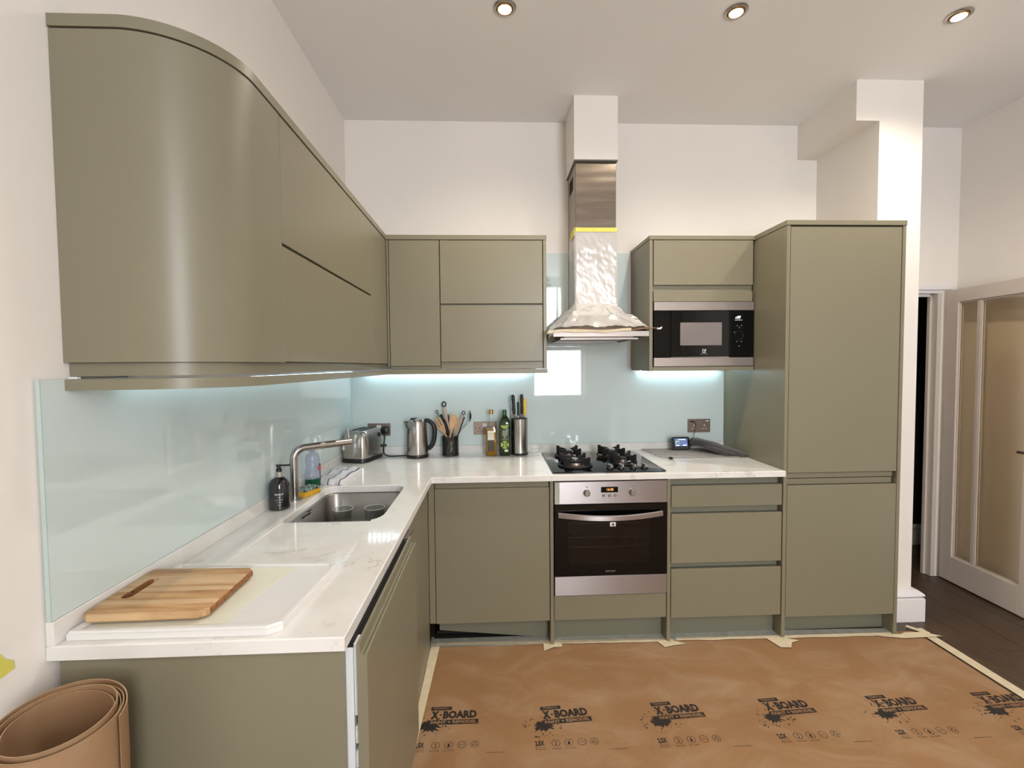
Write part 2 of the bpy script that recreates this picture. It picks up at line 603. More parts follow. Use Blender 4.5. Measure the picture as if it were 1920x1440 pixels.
for i, (a, b) in enumerate(WINS):
    w = thing('window_%d' % (i + 1), ((a + b) / 2, YF, WZ0), None, None, kind='structure')
    fr = MB()
    y0, y1 = YF - .15, YF - .09
    fr.box(a, a + .05, y0, y1, WZ0, WZ1); fr.box(b - .05, b, y0, y1, WZ0, WZ1)
    fr.box(a + .05, b - .05, y0, y1, WZ0, WZ0 + .06); fr.box(a + .05, b - .05, y0, y1, WZ1 - .06, WZ1)
    fr.box(a + .05, b - .05, y0, y1, 1.72, 1.79)
    build('window_frame', fr, 'white', w)
    build('glazing_bar', B((a + b) / 2 - .012, (a + b) / 2 + .012, y0 + .01, y1 - .01, 1.79, WZ1 - .06), 'white', w)
    build('window_sill', B(a - .04, b + .04, YF - .08, YF + .08, WZ0 - .03, WZ0), 'white', w)
    build('pane', B(a + .05, b - .05, y0 + .028, y0 + .032, WZ0 + .06, 1.72), 'winpane', w)
    build('pane', B(a + .05, b - .05, y0 + .028, y0 + .032, 1.79, WZ1 - .06), 'winpane', w)
# floor slab with separate planks where bare boards show
fl = MB()
fl.box(-.12, 3.015, YF - .2, .12, -.1, 0)
fl.box(3.015, XR + .12, YF - .2, .12, -.1, -.006)
fl.box(3.2, 5.2, .12, 1.3, -.1, -.006)
floor = build('floor', fl, 'plank', kind='structure')
pw = .195
cols = [3.404 + pw * k for k in range(-2, 9)]
for ci, x in enumerate(cols[:-1]):
    joint = {2: -.809, 1: -1.55, 3: -1.4, 0: -.3, 4: -.55, 5: .3, 6: .1, 7: .5, 8: .2, 9: .3}[ci]
    for y0, y1 in ((-2.6, joint), (joint, 1.2)):
        if x > 3.95:
            y0 = max(y0, .13)
        if x < 3.25:
            y1 = min(y1, -.01)
        if y1 - y0 < .05:
            continue
        build('plank', B(x + .0012, min(x + pw, 3.998 if y0 < .1 and x < 3.95 else 9) - .0012, y0 + .001, y1 - .001, -.006, -.0005 * random.random(), b=.0012), 'plank', floor)
# pier, bulkhead and boxing
build('wall_pier', B(3.028, 3.2745, -.4875, 0, -.01, ZC), 'wall', kind='structure')
build('wall_bulkhead', B(2.8964, 3.028, -.4875, 0, 2.7747, ZC), 'wall', kind='structure')
build('wall_boxing', B(1.385, 1.638, -.30, 0, 2.635, ZC), 'wall', kind='structure')
# skirting
def skirt(name, pts, zt=.172, d=.022):
    """pts: run of the wall line, room on the left side of travel"""
    prof = [(0, 0), (d, 0), (d, zt * .72), (d * .9, zt * .76), (d * .55, zt * .765), (d * .62, zt * .79), (d, zt * .82), (d * .92, zt * .88), (d * .45, zt * .97), (0, zt)]
    mb = MB()
    loops = []
    n = len(pts)
    for i in range(n):
        p = Vector(pts[i])
        dirs = []
        if i > 0: dirs.append((Vector(pts[i]) - Vector(pts[i - 1])).normalized())
        if i < n - 1: dirs.append((Vector(pts[i + 1]) - Vector(pts[i])).normalized())
        ns = [Vector((-q.y, q.x)) for q in dirs]
        m = ns[0] if len(ns) == 1 else (ns[0] + ns[1]) / (1 + ns[0].dot(ns[1]))
        loops.append([(p.x + m.x * a, p.y + m.y * a, z) for a, z in prof])
    mb.loops(loops)
    return build(name, mb, 'white', kind='structure', ang=20)
skirt('baseboard_pier', [(3.2745, -.01), (3.2745, -.4875), (3.062, -.4875)], .176, .045)
skirt('baseboard_right', [(XR, -5.1), (XR, -.62)], .17)
skirt('baseboard_hall', [(5.1, .55), (3.3, .55)], .16)
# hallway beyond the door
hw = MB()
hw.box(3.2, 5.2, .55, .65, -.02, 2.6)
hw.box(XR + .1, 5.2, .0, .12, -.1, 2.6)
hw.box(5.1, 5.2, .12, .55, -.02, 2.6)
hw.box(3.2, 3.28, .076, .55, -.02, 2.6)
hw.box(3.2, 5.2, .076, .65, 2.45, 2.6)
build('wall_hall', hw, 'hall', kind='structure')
# door lining and casing
t1 = thing('trim_1', (3.6, 0, 0), None, None, kind='structure')
build('door_jamb', B(3.872, 3.8995, .0, .075, 0, 1.915), 'doorwhite', t1)
build('door_stop', B(3.858, 3.872, .040, .060, 0, 1.905), 'doorwhite', t1)
build('door_head', B(3.3005, 3.8995, .0, .075, 1.915, 1.9445), 'white', t1)
build('head_stop', B(3.32, 3.858, .040, .060, 1.897, 1.915), 'white', t1)
build('casing', B(3.30, 3.955, -.014, 0, 1.935, 1.965, b=.003), 'white', t1)
# open glazed door (hinged at the right of the opening, swung into the room)
DM = Matrix.Translation((3.925, -.03, 0)) @ Matrix.Rotation(radians(-93.0), 4, 'Z')
door = thing('door_1', (3.925, -.03, 0), None, None, kind='structure')
def dbox(name, a0, a1, z0, z1, mat='doorwhite', t0=-.02, t1=.02, b=.0015):
    return build(name, MB().box(a0, a1, t0, t1, z0, z1, b=b).xf(DM), mat, door)
DW = .585
dbox('stile', 0, .080, .012, 1.927)
dbox('stile', DW - .095, DW, .012, 1.927)
dbox('top_rail', .080, DW - .095, 1.842, 1.927)
dbox('bottom_rail', .080, DW - .095, .012, .178)
dbox('muntin', .203, .220, .178, 1.842, t0=-.011, t1=.011)
for a0, a1 in ((.080, .203), (.220, DW - .095)):
    build('pane', MB().box(a0, a1, -.003, .003, .178, 1.842).xf(DM), 'pane', door)
    bead = MB()
    for s_ in (-1, 1):
        t0, t1_ = (.004, .010) if s_ > 0 else (-.010, -.004)
        bead.box(a0, a0 + .007, t0, t1_, .178, 1.842); bead.box(a1 - .007, a1, t0, t1_, .178, 1.842)
        bead.box(a0 + .007, a1 - .007, t0, t1_, .178, .188); bead.box(a0 + .007, a1 - .007, t0, t1_, 1.832, 1.842)
    build('glazing_bead', bead.xf(DM), 'doorwhite', door)
hd = MB().box(DW - .06, DW - .03, -.027, -.02, .87, 1.02, b=.002)
hd.tube([(DW - .045, -.027, .95), (DW - .045, -.06, .95), (DW - .085, -.062, .95)], .008, 8)
build('handle', hd.xf(DM), 'steeld', door, label='dark metal lever handle')

# ================================================================== WORKTOP, SINK
ZW, ZB = .9007, .8712
XF, YFR, YN = .5946, -.6645, -2.0313
hole = rrect(.132, .49, -1.285, -.80, .055, 6)
# hole outline with the drainer recess added on the near side
hp = [p for p in hole]
near = [p for p in hp]
def worktop():
    bm = bmesh.new()
    outer = [(.001, YN), (XF, YN)] + arc(XF + .012, YFR - .012, .012, pi, pi / 2, 4) + [(2.418, YFR), (2.418, -.001), (.001, -.001)]
    hl = arc(.132 + .055, -.80 - .055, .055, pi, pi / 2, 6) + arc(.49 - .055, -.80 - .055, .055, pi / 2, 0, 6)
    hl += [(.49, -1.215), (.488, -1.238), (.481, -1.260), (.470, -1.277), (.456, -1.288), (.474, -1.66), (.135, -1.64), (.140, -1.285), (.132, -1.262)]
    def ring(z, pts, ins=0):
        n = len(pts)
        out = []
        for i, p in enumerate(pts):
            if ins:
                a = Vector(pts[i - 1]); b = Vector(pts[(i + 1) % n]); p2 = Vector(p)
                d1 = (p2 - a).normalized(); d2 = (b - p2).normalized()
                n1 = Vector((-d1.y, d1.x)); n2 = Vector((-d2.y, d2.x))
                m = (n1 + n2) / max(.3, 1 + n1.dot(n2))
                p = (p2.x + m.x * ins, p2.y + m.y * ins)
            out.append(bm.verts.new((p[0], p[1], z)))
        return out
    def strip(a, b):
        n = len(a)
        for i in range(n):
            bm.faces.new((a[i], a[(i + 1) % n], b[(i + 1) % n], b[i]))
    c = .0025
    ot, om, ob = ring(ZW, outer, c), ring(ZW - c, outer), ring(ZB, outer)
    ht, hm, hb = ring(ZW, hl, c * .6), ring(ZW - c, hl), ring(ZB, hl)
    strip(om, ot); strip(ob, om); strip(hm, ht); strip(hb, hm)
    bm.edges.ensure_lookup_table()
    def fill(*rings):
        es = []
        for r in rings:
            for i in range(len(r)):
                es.append(bm.edges.get((r[i], r[(i + 1) % len(r)])) or bm.edges.new((r[i], r[(i + 1) % len(r)])))
        bmesh.ops.triangle_fill(bm, use_beauty=True, use_dissolve=False, edges=es)
    fill(ot, ht)
    fill(ob, hb)
    mb = MB().bm(bm)
    # sloping drainer inside the recess, rising to the surface at its near end
    mb.add([(.134, -1.645, ZW - .0005), (.478, -1.665, ZW - .0005), (.4565, -1.288, ZW - .006), (.1395, -1.286, ZW - .006),
            (.134, -1.645, ZB), (.478, -1.665, ZB), (.4565, -1.288, ZB), (.1395, -1.286, ZB)],
           [(0, 1, 2, 3), (7, 6, 5, 4), (0, 4, 5, 1), (1, 5, 6, 2), (2, 6, 7, 3), (3, 7, 4, 0)])
    return mb
build('worktop', worktop(), 'quartz', label='L-shaped white veined quartz worktop with recessed drainer', cat='worktop', ang=25)
up = MB().box(.001, .0167, YN, -.001, ZW, .9497, b=.0015)
build('upstand', up, 'quartz', label='white quartz upstand strip along left wall behind the sink', cat='upstand', group='quartz upstands')
build('upstand', MB().box(.0170, 2.418, -.0175, -.001, ZW, .9497, b=.0015), 'quartz', label='white quartz upstand strip along back wall behind kettle and hob', cat='upstand', group='quartz upstands')
# sink
sk = thing('sink', (.31, -1.04, .70), 'undermounted stainless steel sink bowl in white worktop', 'sink')
def sring(ins, z, r=.055):
    return [(x, y, z) for x, y in rrect(.132 + ins, .49 - ins, -1.283 + ins, -.80 - ins, max(.012, r - ins * .5), 6)]
build('bowl', MB().loops([sring(-.02, ZB - .0015, .07), sring(.001, ZB - .0015), sring(.004, ZB - .006), sring(.008, .745), sring(.016, .722), sring(.035, .709), sring(.09, .705)], cap0=False), 'sinksteel', sk, ang=60)
build('drain', MB().lathe([(.045, .7045), (.045, .7075), (.038, .7085), (.034, .7065), (.012, .7065), (.010, .709), (.001, .7095)], (.31, -1.0), 24), 'chrome', sk)
ov = MB()
ov.box(.1385, .1425, -1.115, -1.075, .853, .858); ov.box(.1385, .1425, -1.06, -1.03, .862, .867); ov.box(.1385, .1425, -1.062, -1.036, .850, .855)
build('overflow_slot', ov, 'black', sk, label='dark overflow slots')

# glass splashbacks
gb = MB().prism([(.0124, .9505), (2.418, .9505), (2.418, 1.44), (1.7775, 1.44), (1.7775, 2.172), (1.2165, 2.172), (1.2165, 1.44), (.0124, 1.44)], -.012, -.004, 'y')
build('glass_splashback', gb, 'splash', label='pale aqua glass splashback on back wall rising behind the hood', cat='splashback', group='glass splashbacks', smooth=False)
gl = thing('glass_splashback', (.006, -1.0, .9505), 'pale aqua glass splashback on left wall behind tap and sink', 'splashback', 'glass splashbacks')
build('glass_sheet', B(.004, .012, -2.0285, -.0125, .9505, 1.4385), 'splash', gl, smooth=False)
build('glass_edge', B(.004, .0125, -2.0305, -2.0285, .9505, 1.4385), 'glassedge', gl)

# ================================================================== BASE CABINETS
YD = -.640          # front face of doors
DT = .019
def front_panel(name, x0, x1, z0, z1, parent, mat='sage', y=YD, t=DT, b=.0012, label=None):
    return build(name, B(x0, x1, y, y + t, z0, z1, b=b), mat, parent, label=label)

# single door base cabinet with corner post
bc = thing('base_cabinet', (.88, -.33, 0), 'sage green base cabinet with one wide door left of the oven', 'cabinet')
build('carcass', B(.60, 1.192, -.60, -.03, .135, .866), 'sagedark', bc)
build('corner_post', B(.571, .602, YD, -.60, .137, .868, b=.002), 'sage', bc)
front_panel('door', .605, 1.1895, .135, .834, bc)
build('top_rail', B(.605, 1.1895, -.620, -.602, .832, .868), 'sage', bc)
pl = MB().prism([(.612, .062), (1.19, .004), (1.19, .128), (.612, .128)], -.568, -.553, 'y')
build('plinth', pl, 'sagedark', bc, label='plinth board hanging askew, lifted at its left end')
build('underside_shade_sheet', B(.58, 1.19, -.55, -.05, .001, .006), 'void', bc)  # dark sheet painting the shade behind the askew plinth
build('fallen_rail', MB().box(.60, .80, -.562, -.548, .040, .052).join(B(.66, .668, -.5635, -.5625, .044, .05)), 'black', bc)

# oven housing
oh = thing('oven_housing', (1.51, -.33, 0), 'sage green oven housing with panel below built-under oven', 'cabinet')
build('side_panel', B(1.1935, 1.2105, -.643, -.02, .0005, .868, b=.001), 'sage', oh)
build('side_panel', B(1.804, 1.8215, -.643, -.02, .0005, .868, b=.001), 'sage', oh)
front_panel('lower_panel', 1.2135, 1.801, .135, .262, oh)
build('plinth', B(1.211, 1.8035, -.570, -.553, .002, .132), 'sagedark', oh)

# oven
ov_ = thing('oven', (1.507, -.35, .266), 'built-under stainless steel electric oven with black glass door', 'oven')
OX0, OX1 = 1.2155, 1.8015
yo = -.648
build('oven_body', MB().box(OX0 + .004, OX0 + .03, -.625, -.06, .27, .862).box(OX1 - .03, OX1 - .004, -.625, -.06, .27, .862).box(OX0 + .03, OX1 - .03, -.08, -.06, .27, .862).box(OX0 + .03, OX1 - .03, -.625, -.08, .27, .385).box(OX0 + .03, OX1 - .03, -.625, -.08, .70, .862), 'black', ov_)
cp = build('control_panel', B(OX0, OX1, yo, -.626, .7445, .861, b=.002), 'steelh', ov_)
build('panel_film', B(OX0 + .001, OX0 + .026, yo - .001, yo, .748, .86), 'tapegrey', cp, label='loose protective film strip')
for kx in (1.382, 1.619):
    kb = MB().lathe([(.018, 0), (.018, .004), (.0155, .006), (.0145, .022), (.012, .024)], (0, 0), 24).xf(Matrix.Translation((kx, yo, .803)) @ Matrix.Rotation(radians(90), 4, 'X'))
    build('knob', kb, 'steel', cp)
build('display', B(1.456, 1.544, yo - .0012, yo, .803, .832, b=.0005), 'blackgloss', cp, label='black clock display with amber digits')
build('clock_digits', text_mb('16:38', front(1.486, yo - .0016, .812), w=.034, h=.013, bold=.02), 'amber', cp)
for bx in (1.470, 1.500, 1.530):
    build('button', MB().lathe([(.0075, 0), (.0075, .003), (.006, .005)], (0, 0), 16).xf(Matrix.Translation((bx, yo, .787)) @ Matrix.Rotation(radians(90), 4, 'X')), 'steel', cp)
for kx in (1.382, 1.619):
    build('dial_symbol', MB().lathe([(.004, 0), (.004, .0004)], (0, 0), 12).xf(Matrix.Translation((kx, yo, .832)) @ Matrix.Rotation(radians(90), 4, 'X')), 'greyprint', cp)
dr = MB()
wx0, wx1, wz0, wz1 = 1.285, 1.712, .43, .66
for a in ((OX0, wx0, .3695, .7425), (wx1, OX1, .3695, .7425), (wx0, wx1, .3695, wz0), (wx0, wx1, wz1, .7425)):
    dr.box(a[0], a[1], yo - .002, -.628, a[2], a[3])
dd = build('door', dr, 'blackgloss', ov_, smooth=False)
build('window', B(wx0, wx1, yo - .002, yo + .002, wz0, wz1), 'ovenglass', dd)
hp_ = []
for i in range(17):
    t = i / 16
    x = 1.2325 + (1.7715 - 1.2325) * t
    bow = 1 - (2 * t - 1) ** 2
    hp_.append((x, bow))
hm = MB()
lo = []
for x, bow in hp_:
    y = yo - .016 - .034 * bow
    z = .694 - .010 * bow
    lo.append([(x, y, z - .0135), (x, y - .006, z - .011), (x, y - .006, z + .011), (x, y, z + .0135), (x, y + .006, z + .0135), (x, y + .006, z - .0135)])
hm.loops(lo)
hm.box(1.2335, 1.25, yo - .02, yo - .002, .686, .702); hm.box(1.754, 1.7705, yo - .02, yo - .002, .686, .702)
build('handle', hm, 'steelh', dd, ang=40)
build('sticker', B(1.502, 1.532, yo - .0028, yo - .002, .6265, .6485), 'whiteprint', dd, label='small white sticker with a flame mark')
build('sticker_mark', MB().prism([(1.512, .6305), (1.524, .6305), (1.522, .6385), (1.518, .6455), (1.514, .6385)], yo - .0034, yo - .0028, 'y'), 'ink', dd)
build('oven_lettering', text_mb('ZANUSSI', front(1.477, yo - .0026, .389), w=.052, h=.0085, bold=.02), 'greyprint', dd)
build('lower_strip', B(OX0, OX1, yo, -.626, .2665, .3675, b=.002), 'steelh', ov_)
for z in (.62, .545, .492):
    rk = MB()
    rk.tube([(OX0 + .04, -.575, z), (OX1 - .04, -.575, z)], .0036, 6)
    rk.tube([(OX0 + .04, -.12, z), (OX1 - .04, -.12, z)], .0025, 6)
    for k in range(9):
        x = OX0 + .05 + k * (OX1 - OX0 - .1) / 8
        rk.tube([(x, -.55, z), (x, -.12, z)], .0016, 5)
    build('rack', rk, 'chrome', ov_)

# drawer unit
du = thing('drawer_cabinet', (2.12, -.33, 0), 'sage green three drawer base unit right of the oven', 'cabinet')
build('carcass', B(1.824, 2.4165, -.60, -.03, .13, .866), 'sagedark', du)
for z0, z1 in ((.7155, .827), (.419, .679), (.128, .387)):
    front_panel('drawer', 1.8265, 2.4155, z0, z1, du)
for z0, z1 in ((.828, .868), (.681, .714), (.388, .418)):
    build('finger_rail', B(1.825, 2.405, -.612, -.603, z0, z1), 'sagedark', du)
build('plinth', B(1.822, 2.4165, -.572, -.555, .002, .126), 'sagedark', du)

# tall larder
tc = thing('tall_cabinet', (2.735, -.33, 0), 'tall sage green fridge housing with two doors beside the pier', 'cabinet')
YT = -.6434
build('side_panel', B(2.4195, 2.4385, YT, -.001, .0005, 2.165, b=.001), 'sage', tc)
build('side_panel', B(3.0355, 3.0535, YT, -.491, .0005, 2.165, b=.001), 'sage', tc)
build('carcass', B(2.4385, 3.0265, -.60, -.02, .12, 2.15), 'sagedark', tc)
front_panel('door', 2.4415, 3.0325, .884, 2.159, tc, y=YT + .002, label='upper larder door')
front_panel('door', 2.4415, 3.0345, .114, .816, tc, y=YT + .002)
build('finger_rail', B(2.4415, 3.026, -.622, -.602, .853, .878), 'sage', tc)
build('finger_rail', B(2.4415, 3.026, -.618, -.602, .818, .848), 'sage', tc)
build('plinth', B(2.4385, 3.0355, -.568, -.552, .002, .112), 'sagedark', tc)
build('cornice', B(2.4165, 3.056, -.646, -.491, 2.1655, 2.190, b=.001).join(B(2.4165, 3.0265, -.4905, -.001, 2.1655, 2.190)), 'sage', tc)

# sink run: plain panel to the floor, end panel, integrated appliance with its door ajar
sb = thing('sink_cabinet', (.3, -1.0, 0), 'sage green sink base unit with plain front panel facing the room', 'cabinet')
build('front_panel', B(.553, .5705, -1.372, -.645, .004, .866, b=.001), 'sage', sb)
build('carcass', MB().box(.02, .04, -1.372, -.03, .05, .866).box(.04, .55, -1.372, -1.355, .05, .866).box(.04, .55, -.62, -.60, .05, .866).box(.04, .55, -1.355, -.62, .05, .07), 'sagedark', sb)
ep = build('end_panel', B(.012, .5855, -2.0165, -1.9985, .0005, .868, b=.001), 'sage', label='sage green end panel below worktop behind the cardboard roll', cat='panel')
wm = thing('washing_machine', (.3, -1.69, 0), 'white built-in washing machine with sage front panel standing ajar', 'appliance')
build('body', B(.03, .598, -1.992, -1.385, .012, .853, b=.003), 'whitebox', wm)
build('fascia_strip', B(.599, .6085, -1.990, -1.955, .70, .862, b=.002), 'whitebox', wm)
fp = build('front_panel', MB().prism([(.610, .165), (.632, .165), (.632, .846), (.628, .8475), (.6225, .842), (.6175, .846), (.6165, .869), (.610, .869)], -2.004, -1.378, 'y'), 'sage', wm, label='sage door panel with a scooped finger grip on top')
for z in (.655, .60):
    build('hinge', MB().box(.599, .609, -1.988, -1.955, z - .02, z + .02, b=.002).box(.6, .609, -1.99, -1.975, z - .006, z + .012), 'whitebox', wm)
build('gap_shade_strip', MB().box(.55, .5985, -1.99, -1.40, .8535, .868).box(.5985, .6095, -1.950, -1.40, .835, .860), 'void', wm, label='dark strip painting the gap shade under the worktop')  # dark boxes put in for the shade between worktop and door panel
build('bracket', B(.589, .6095, -1.395, -1.30, .8605, .8665, b=.001), 'steeld', wm, label='grey metal fixing bracket')

# ================================================================== WALL CABINETS
XU, YU = .3205, -.357      # front faces of left and back wall cabinets
CYC = -1.6425              # where the curved end unit meets the straight run
def endpath(off, n=24):
    """plan of the end unit: straight out from the wall, rounded corner, straight along"""
    r = .1905 + off
    return [(.0008, -1.9635 - off), (.07, -1.9635 - off)] + arc(.130, -1.773, r, -pi / 2, 0, n) + [(XU + off, CYC)]
def arcband(o0, o1, z0, z1, trim=0.0):
    a, b = endpath(o1), endpath(o0)
    a[-1] = (a[-1][0], CYC - trim); b[-1] = (b[-1][0], CYC - trim)
    return MB().prism(a + b[::-1], z0, z1, 'z')
cv = thing('curved_wall_cabinet', (.12, -1.78, 1.445), 'sage green curved end wall cabinet above the chopping boards', 'cabinet')
build('carcass', MB().prism([(.001, CYC)] + endpath(-.026), 1.4445, 2.16, 'z'), 'sagedark', cv)
build('curved_door', arcband(-.0215, 0, 1.4735, 2.1605, trim=.0018), 'sage', cv, ang=20)
build('curved_rail', arcband(-.024, -.013, 1.444, 1.4725), 'sage', cv, ang=20)
build('shelf_light_clip', B(.012, .03, -1.966, -1.958, 1.4388, 1.443), 'whitebox', cv)

wl = thing('wall_cabinet', (.16, -1.0, 1.445), 'sage green wall cabinet with two stacked flap doors on left wall', 'cabinet')
build('carcass', B(.001, .299, -1.640, -.36, 1.4445, 2.16), 'sagedark', wl)
def lfront(name, y0, y1, z0, z1, parent=wl, x=XU, t=.0195):
    return build(name, B(x - t, x, y0, y1, z0, z1, b=.0012), 'sage', parent)
lfront('flap_door', -1.6405, -.6855, 1.8085, 2.1605)
lfront('flap_door', -1.6405, -.6855, 1.4755, 1.8005)
lfront('corner_filler', -.6840, -.3585, 1.4755, 2.1605)
build('bottom_rail', B(.295, .3065, -1.64, -.37, 1.4445, 1.4735), 'sage', wl)

wc = thing('wall_cabinet', (.47, -.18, 1.445), 'sage green wall cabinet with one narrow door in the corner of back wall', 'cabinet')
build('carcass', B(.3, .6145, -.336, -.014, 1.4445, 2.16), 'sagedark', wc)
build('corner_post', B(.3225, .332, YU - .001, -.337, 1.456, 2.1605, b=.001), 'sage', wc)
front_panel('door', .3355, .6135, 1.4605, 2.1605, wc, y=YU)
build('bottom_rail', B(.3355, .6135, -.348, -.337, 1.4400, 1.4585), 'sage', wc)
wd = thing('wall_cabinet', (.91, -.18, 1.445), 'sage green wall cabinet with two stacked flap doors left of the hood', 'cabinet')
build('carcass', B(.6155, 1.1955, -.336, -.014, 1.4445, 2.16), 'sagedark', wd)
front_panel('flap_door', .618, 1.1925, 1.8085, 2.1605, wd, y=YU)
front_panel('flap_door', .618, 1.1925, 1.4825, 1.7995, wd, y=YU)
build('bottom_rail', B(.618, 1.1925, -.348, -.337, 1.4430, 1.4795), 'sage', wd)
build('end_panel', B(1.1965, 1.2145, YU - .002, -.013, 1.4395, 2.1625, b=.001), 'sage', wd)

def run_band(off_out, off_in, z0, z1):
    """cornice / pelmet following curved end, left wall cabinets, then the back wall ones"""
    o, i = off_out, off_in
    out = endpath(o) + [(XU + o, YU - o), (1.2165, YU - o)]
    inn = (endpath(-i) + [(XU - i, YU + i), (1.2165, YU + i)])[::-1]
    mb = MB()
    n = len(out)
    inn = inn[::-1]
    vs = []
    for z in (z0, z1):
        vs += [(p[0], p[1], z) for p in out] + [(p[0], p[1], z) for p in inn]
    fs = []
    for k in range(n - 1):
        fs += [(k, k + 1, n + k + 1, n + k), (2 * n + k, 3 * n + k, 3 * n + k + 1, 2 * n + k + 1), (k, 2 * n + k, 2 * n + k + 1, k + 1), (n + k, n + k + 1, 3 * n + k + 1, 3 * n + k)]
    fs += [(0, n, 3 * n, 2 * n), (n - 1, 3 * n - 1, 4 * n - 1, 2 * n - 1)]
    return mb.add(vs, fs)
build('cornice', run_band(.003, .18, 2.1635, 2.1885), 'sage', label='sage green top moulding sweeping round curved cabinet to the hood', cat='moulding', ang=20)
build('light_pelmet', run_band(.012, .012, 1.4150, 1.4380), 'sage', label='sage green light pelmet curving below the wall cabinets', cat='moulding', ang=20)

# microwave housing
mh = thing('microwave_housing', (2.11, -.18, 1.42), 'sage green wall unit holding the microwave beside the tall cabinet', 'cabinet')
build('side_panel', B(1.8045, 1.8235, YU, -.001, 1.4200, 2.1655, b=.001), 'sage', mh)
build('top_panel', B(1.802, 2.4155, YU - .003, -.001, 2.1665, 2.189, b=.001), 'sage', mh)
front_panel('flap_door', 1.8285, 2.4075, 1.9105, 2.164, mh, y=YU)
build('finger_rail', B(1.8245, 2.402, -.342, -.333, 1.876, 1.909), 'sage', mh)
front_panel('filler_panel', 1.8285, 2.4055, 1.8165, 1.8755, mh, y=YU)
build('carcass', MB().box(1.8245, 2.4155, -.332, -.01, 1.83, 2.160), 'sagedark', mh)
build('bottom_shelf', B(1.8245, 2.4165, YU, -.013, 1.4205, 1.4435, b=.001), 'sage', mh)
mw = thing('microwave', (2.12, -.18, 1.4455), 'built-in black and steel microwave in the sage wall unit', 'microwave')
MX0, MX1 = 1.8295, 2.4135
build('body', B(MX0 + .01, MX1 - .01, -.338, -.03, 1.447, 1.8135), 'black', mw)
build('top_trim', B(MX0, MX1, YU - .004, -.338, 1.765, 1.8145, b=.0015), 'steeltrim', mw)
build('bottom_trim', B(MX0, MX1, YU - .004, -.338, 1.4455, 1.4955, b=.0015), 'steeltrim', mw)
build('left_panel', B(MX0 + .001, 1.9265, YU - .003, -.338, 1.4965, 1.764), 'blackgloss', mw)
md = build('door', B(1.9285, 2.2675, YU - .005, -.338, 1.499, 1.764, b=.001), 'blackgloss', mw)
build('window', B(1.982, 2.2245, YU - .0062, YU - .005, 1.5655, 1.696), paint('grey_mesh_window', (126, 118, 116), .25, .04, 300), md, label='pale grey mesh window')
build('door_strip', B(1.9285, 2.2675, YU - .005, YU + .002, 1.4962, 1.4985), 'chrome', md)
em = MB()
ex, ez, es = 2.1225, 1.533, .0105
fy = YU - .0056
for a in ((-1, -.2, .72, 1), (.2, 1, .72, 1), (-1, -.72, -1, .72), (.72, 1, -.2, .72), (-.72, 1, -1, -.72)):
    em.box(ex + a[0] * es, ex + a[1] * es, fy - .0003, fy, ez + a[2] * es, ez + a[3] * es)
em.prism([(ex - .35 * es, ez), (ex + .45 * es, ez - .6 * es), (ex + .45 * es, ez + .6 * es)], fy - .0003, fy, 'y')
build('emblem', em, 'whiteprint', md)
build('maker_lettering', text_mb('Electrolux', front(ex, fy, 1.5128), w=.042, h=.0078, bold=.012, align='CENTER'), 'greyprint', md)
mp = build('control_panel', B(2.2695, MX1 - .001, YU - .004, -.338, 1.4965, 1.764), 'blackgloss', mw)
fy = YU - .0045
build('clock_digits', text_mb('07', front(2.314, fy, 1.716), w=.023, h=.0165, bold=.03).join(text_mb('4', front(2.303, fy, 1.716), w=.008, h=.012)).join(B(2.300, 2.345, fy - .0002, fy, 1.7085, 1.7095)), 'whitelit', mp)
dots = [(2.3155, 1.677), (2.3405, 1.677), (2.328, 1.665), (2.2995, 1.640), (2.3155, 1.586), (2.3405, 1.586), (2.328, 1.559)]
for x, z in dots:
    build('touch_button', MB().lathe([(.0036, 0), (.0036, .0005)], (0, 0), 12).xf(Matrix.Translation((x, fy, z)) @ Matrix.Rotation(radians(90), 4, 'X')), 'greyprint', mp)
rk = MB()
ro = [(2.328 + .024 * cos(a), fy - .0002, 1.622 + .024 * sin(a)) for a in [2 * pi * k / 28 for k in range(28)]]
build('dial_ring', rk.tube(ro, .0012, 5, closed=True), 'blackmatt', mp)

# LED light strips under the wall units
def led(name, label, p0, p1, mat='led', step=.03):
    p0, p1 = Vector(p0), Vector(p1)
    d = (p1 - p0)
    L = d.length
    d.normalize()
    t = thing(name, (p0 + p1) / 2, label, 'light', 'under-cabinet light strips')
    alongx = abs(d.x) > .5
    hx, hy = (L / 2, .006) if alongx else (.006, L / 2)
    c = (p0 + p1) / 2
    build('strip', B(c.x - hx, c.x + hx, c.y - hy, c.y + hy, p0.z, 1.4440 if p0.z > 1.42 else p0.z + .002), 'whitebox', t)
    mb = MB()
    for k in range(int(L / step)):
        q = p0 + d * (step * (k + .5))
        mb.box(q.x - .004, q.x + .004, q.y - .004, q.y + .004, p0.z - .002, p0.z)
    build('led_beads', mb, mat, t, kind='stuff', smooth=False)
led('light_strip', 'bluish white light strip under left wall cabinets above the sink', (.045, -1.84, 1.4290), (.045, -.10, 1.4290), 'leddim')
led('light_strip', 'bluish white light strip under back wall cabinets above the kettle', (.10, -.045, 1.4290), (1.18, -.045, 1.4290))
led('light_strip', 'bluish white light strip under the microwave unit', (1.84, -.045, 1.4180), (2.40, -.045, 1.4180))

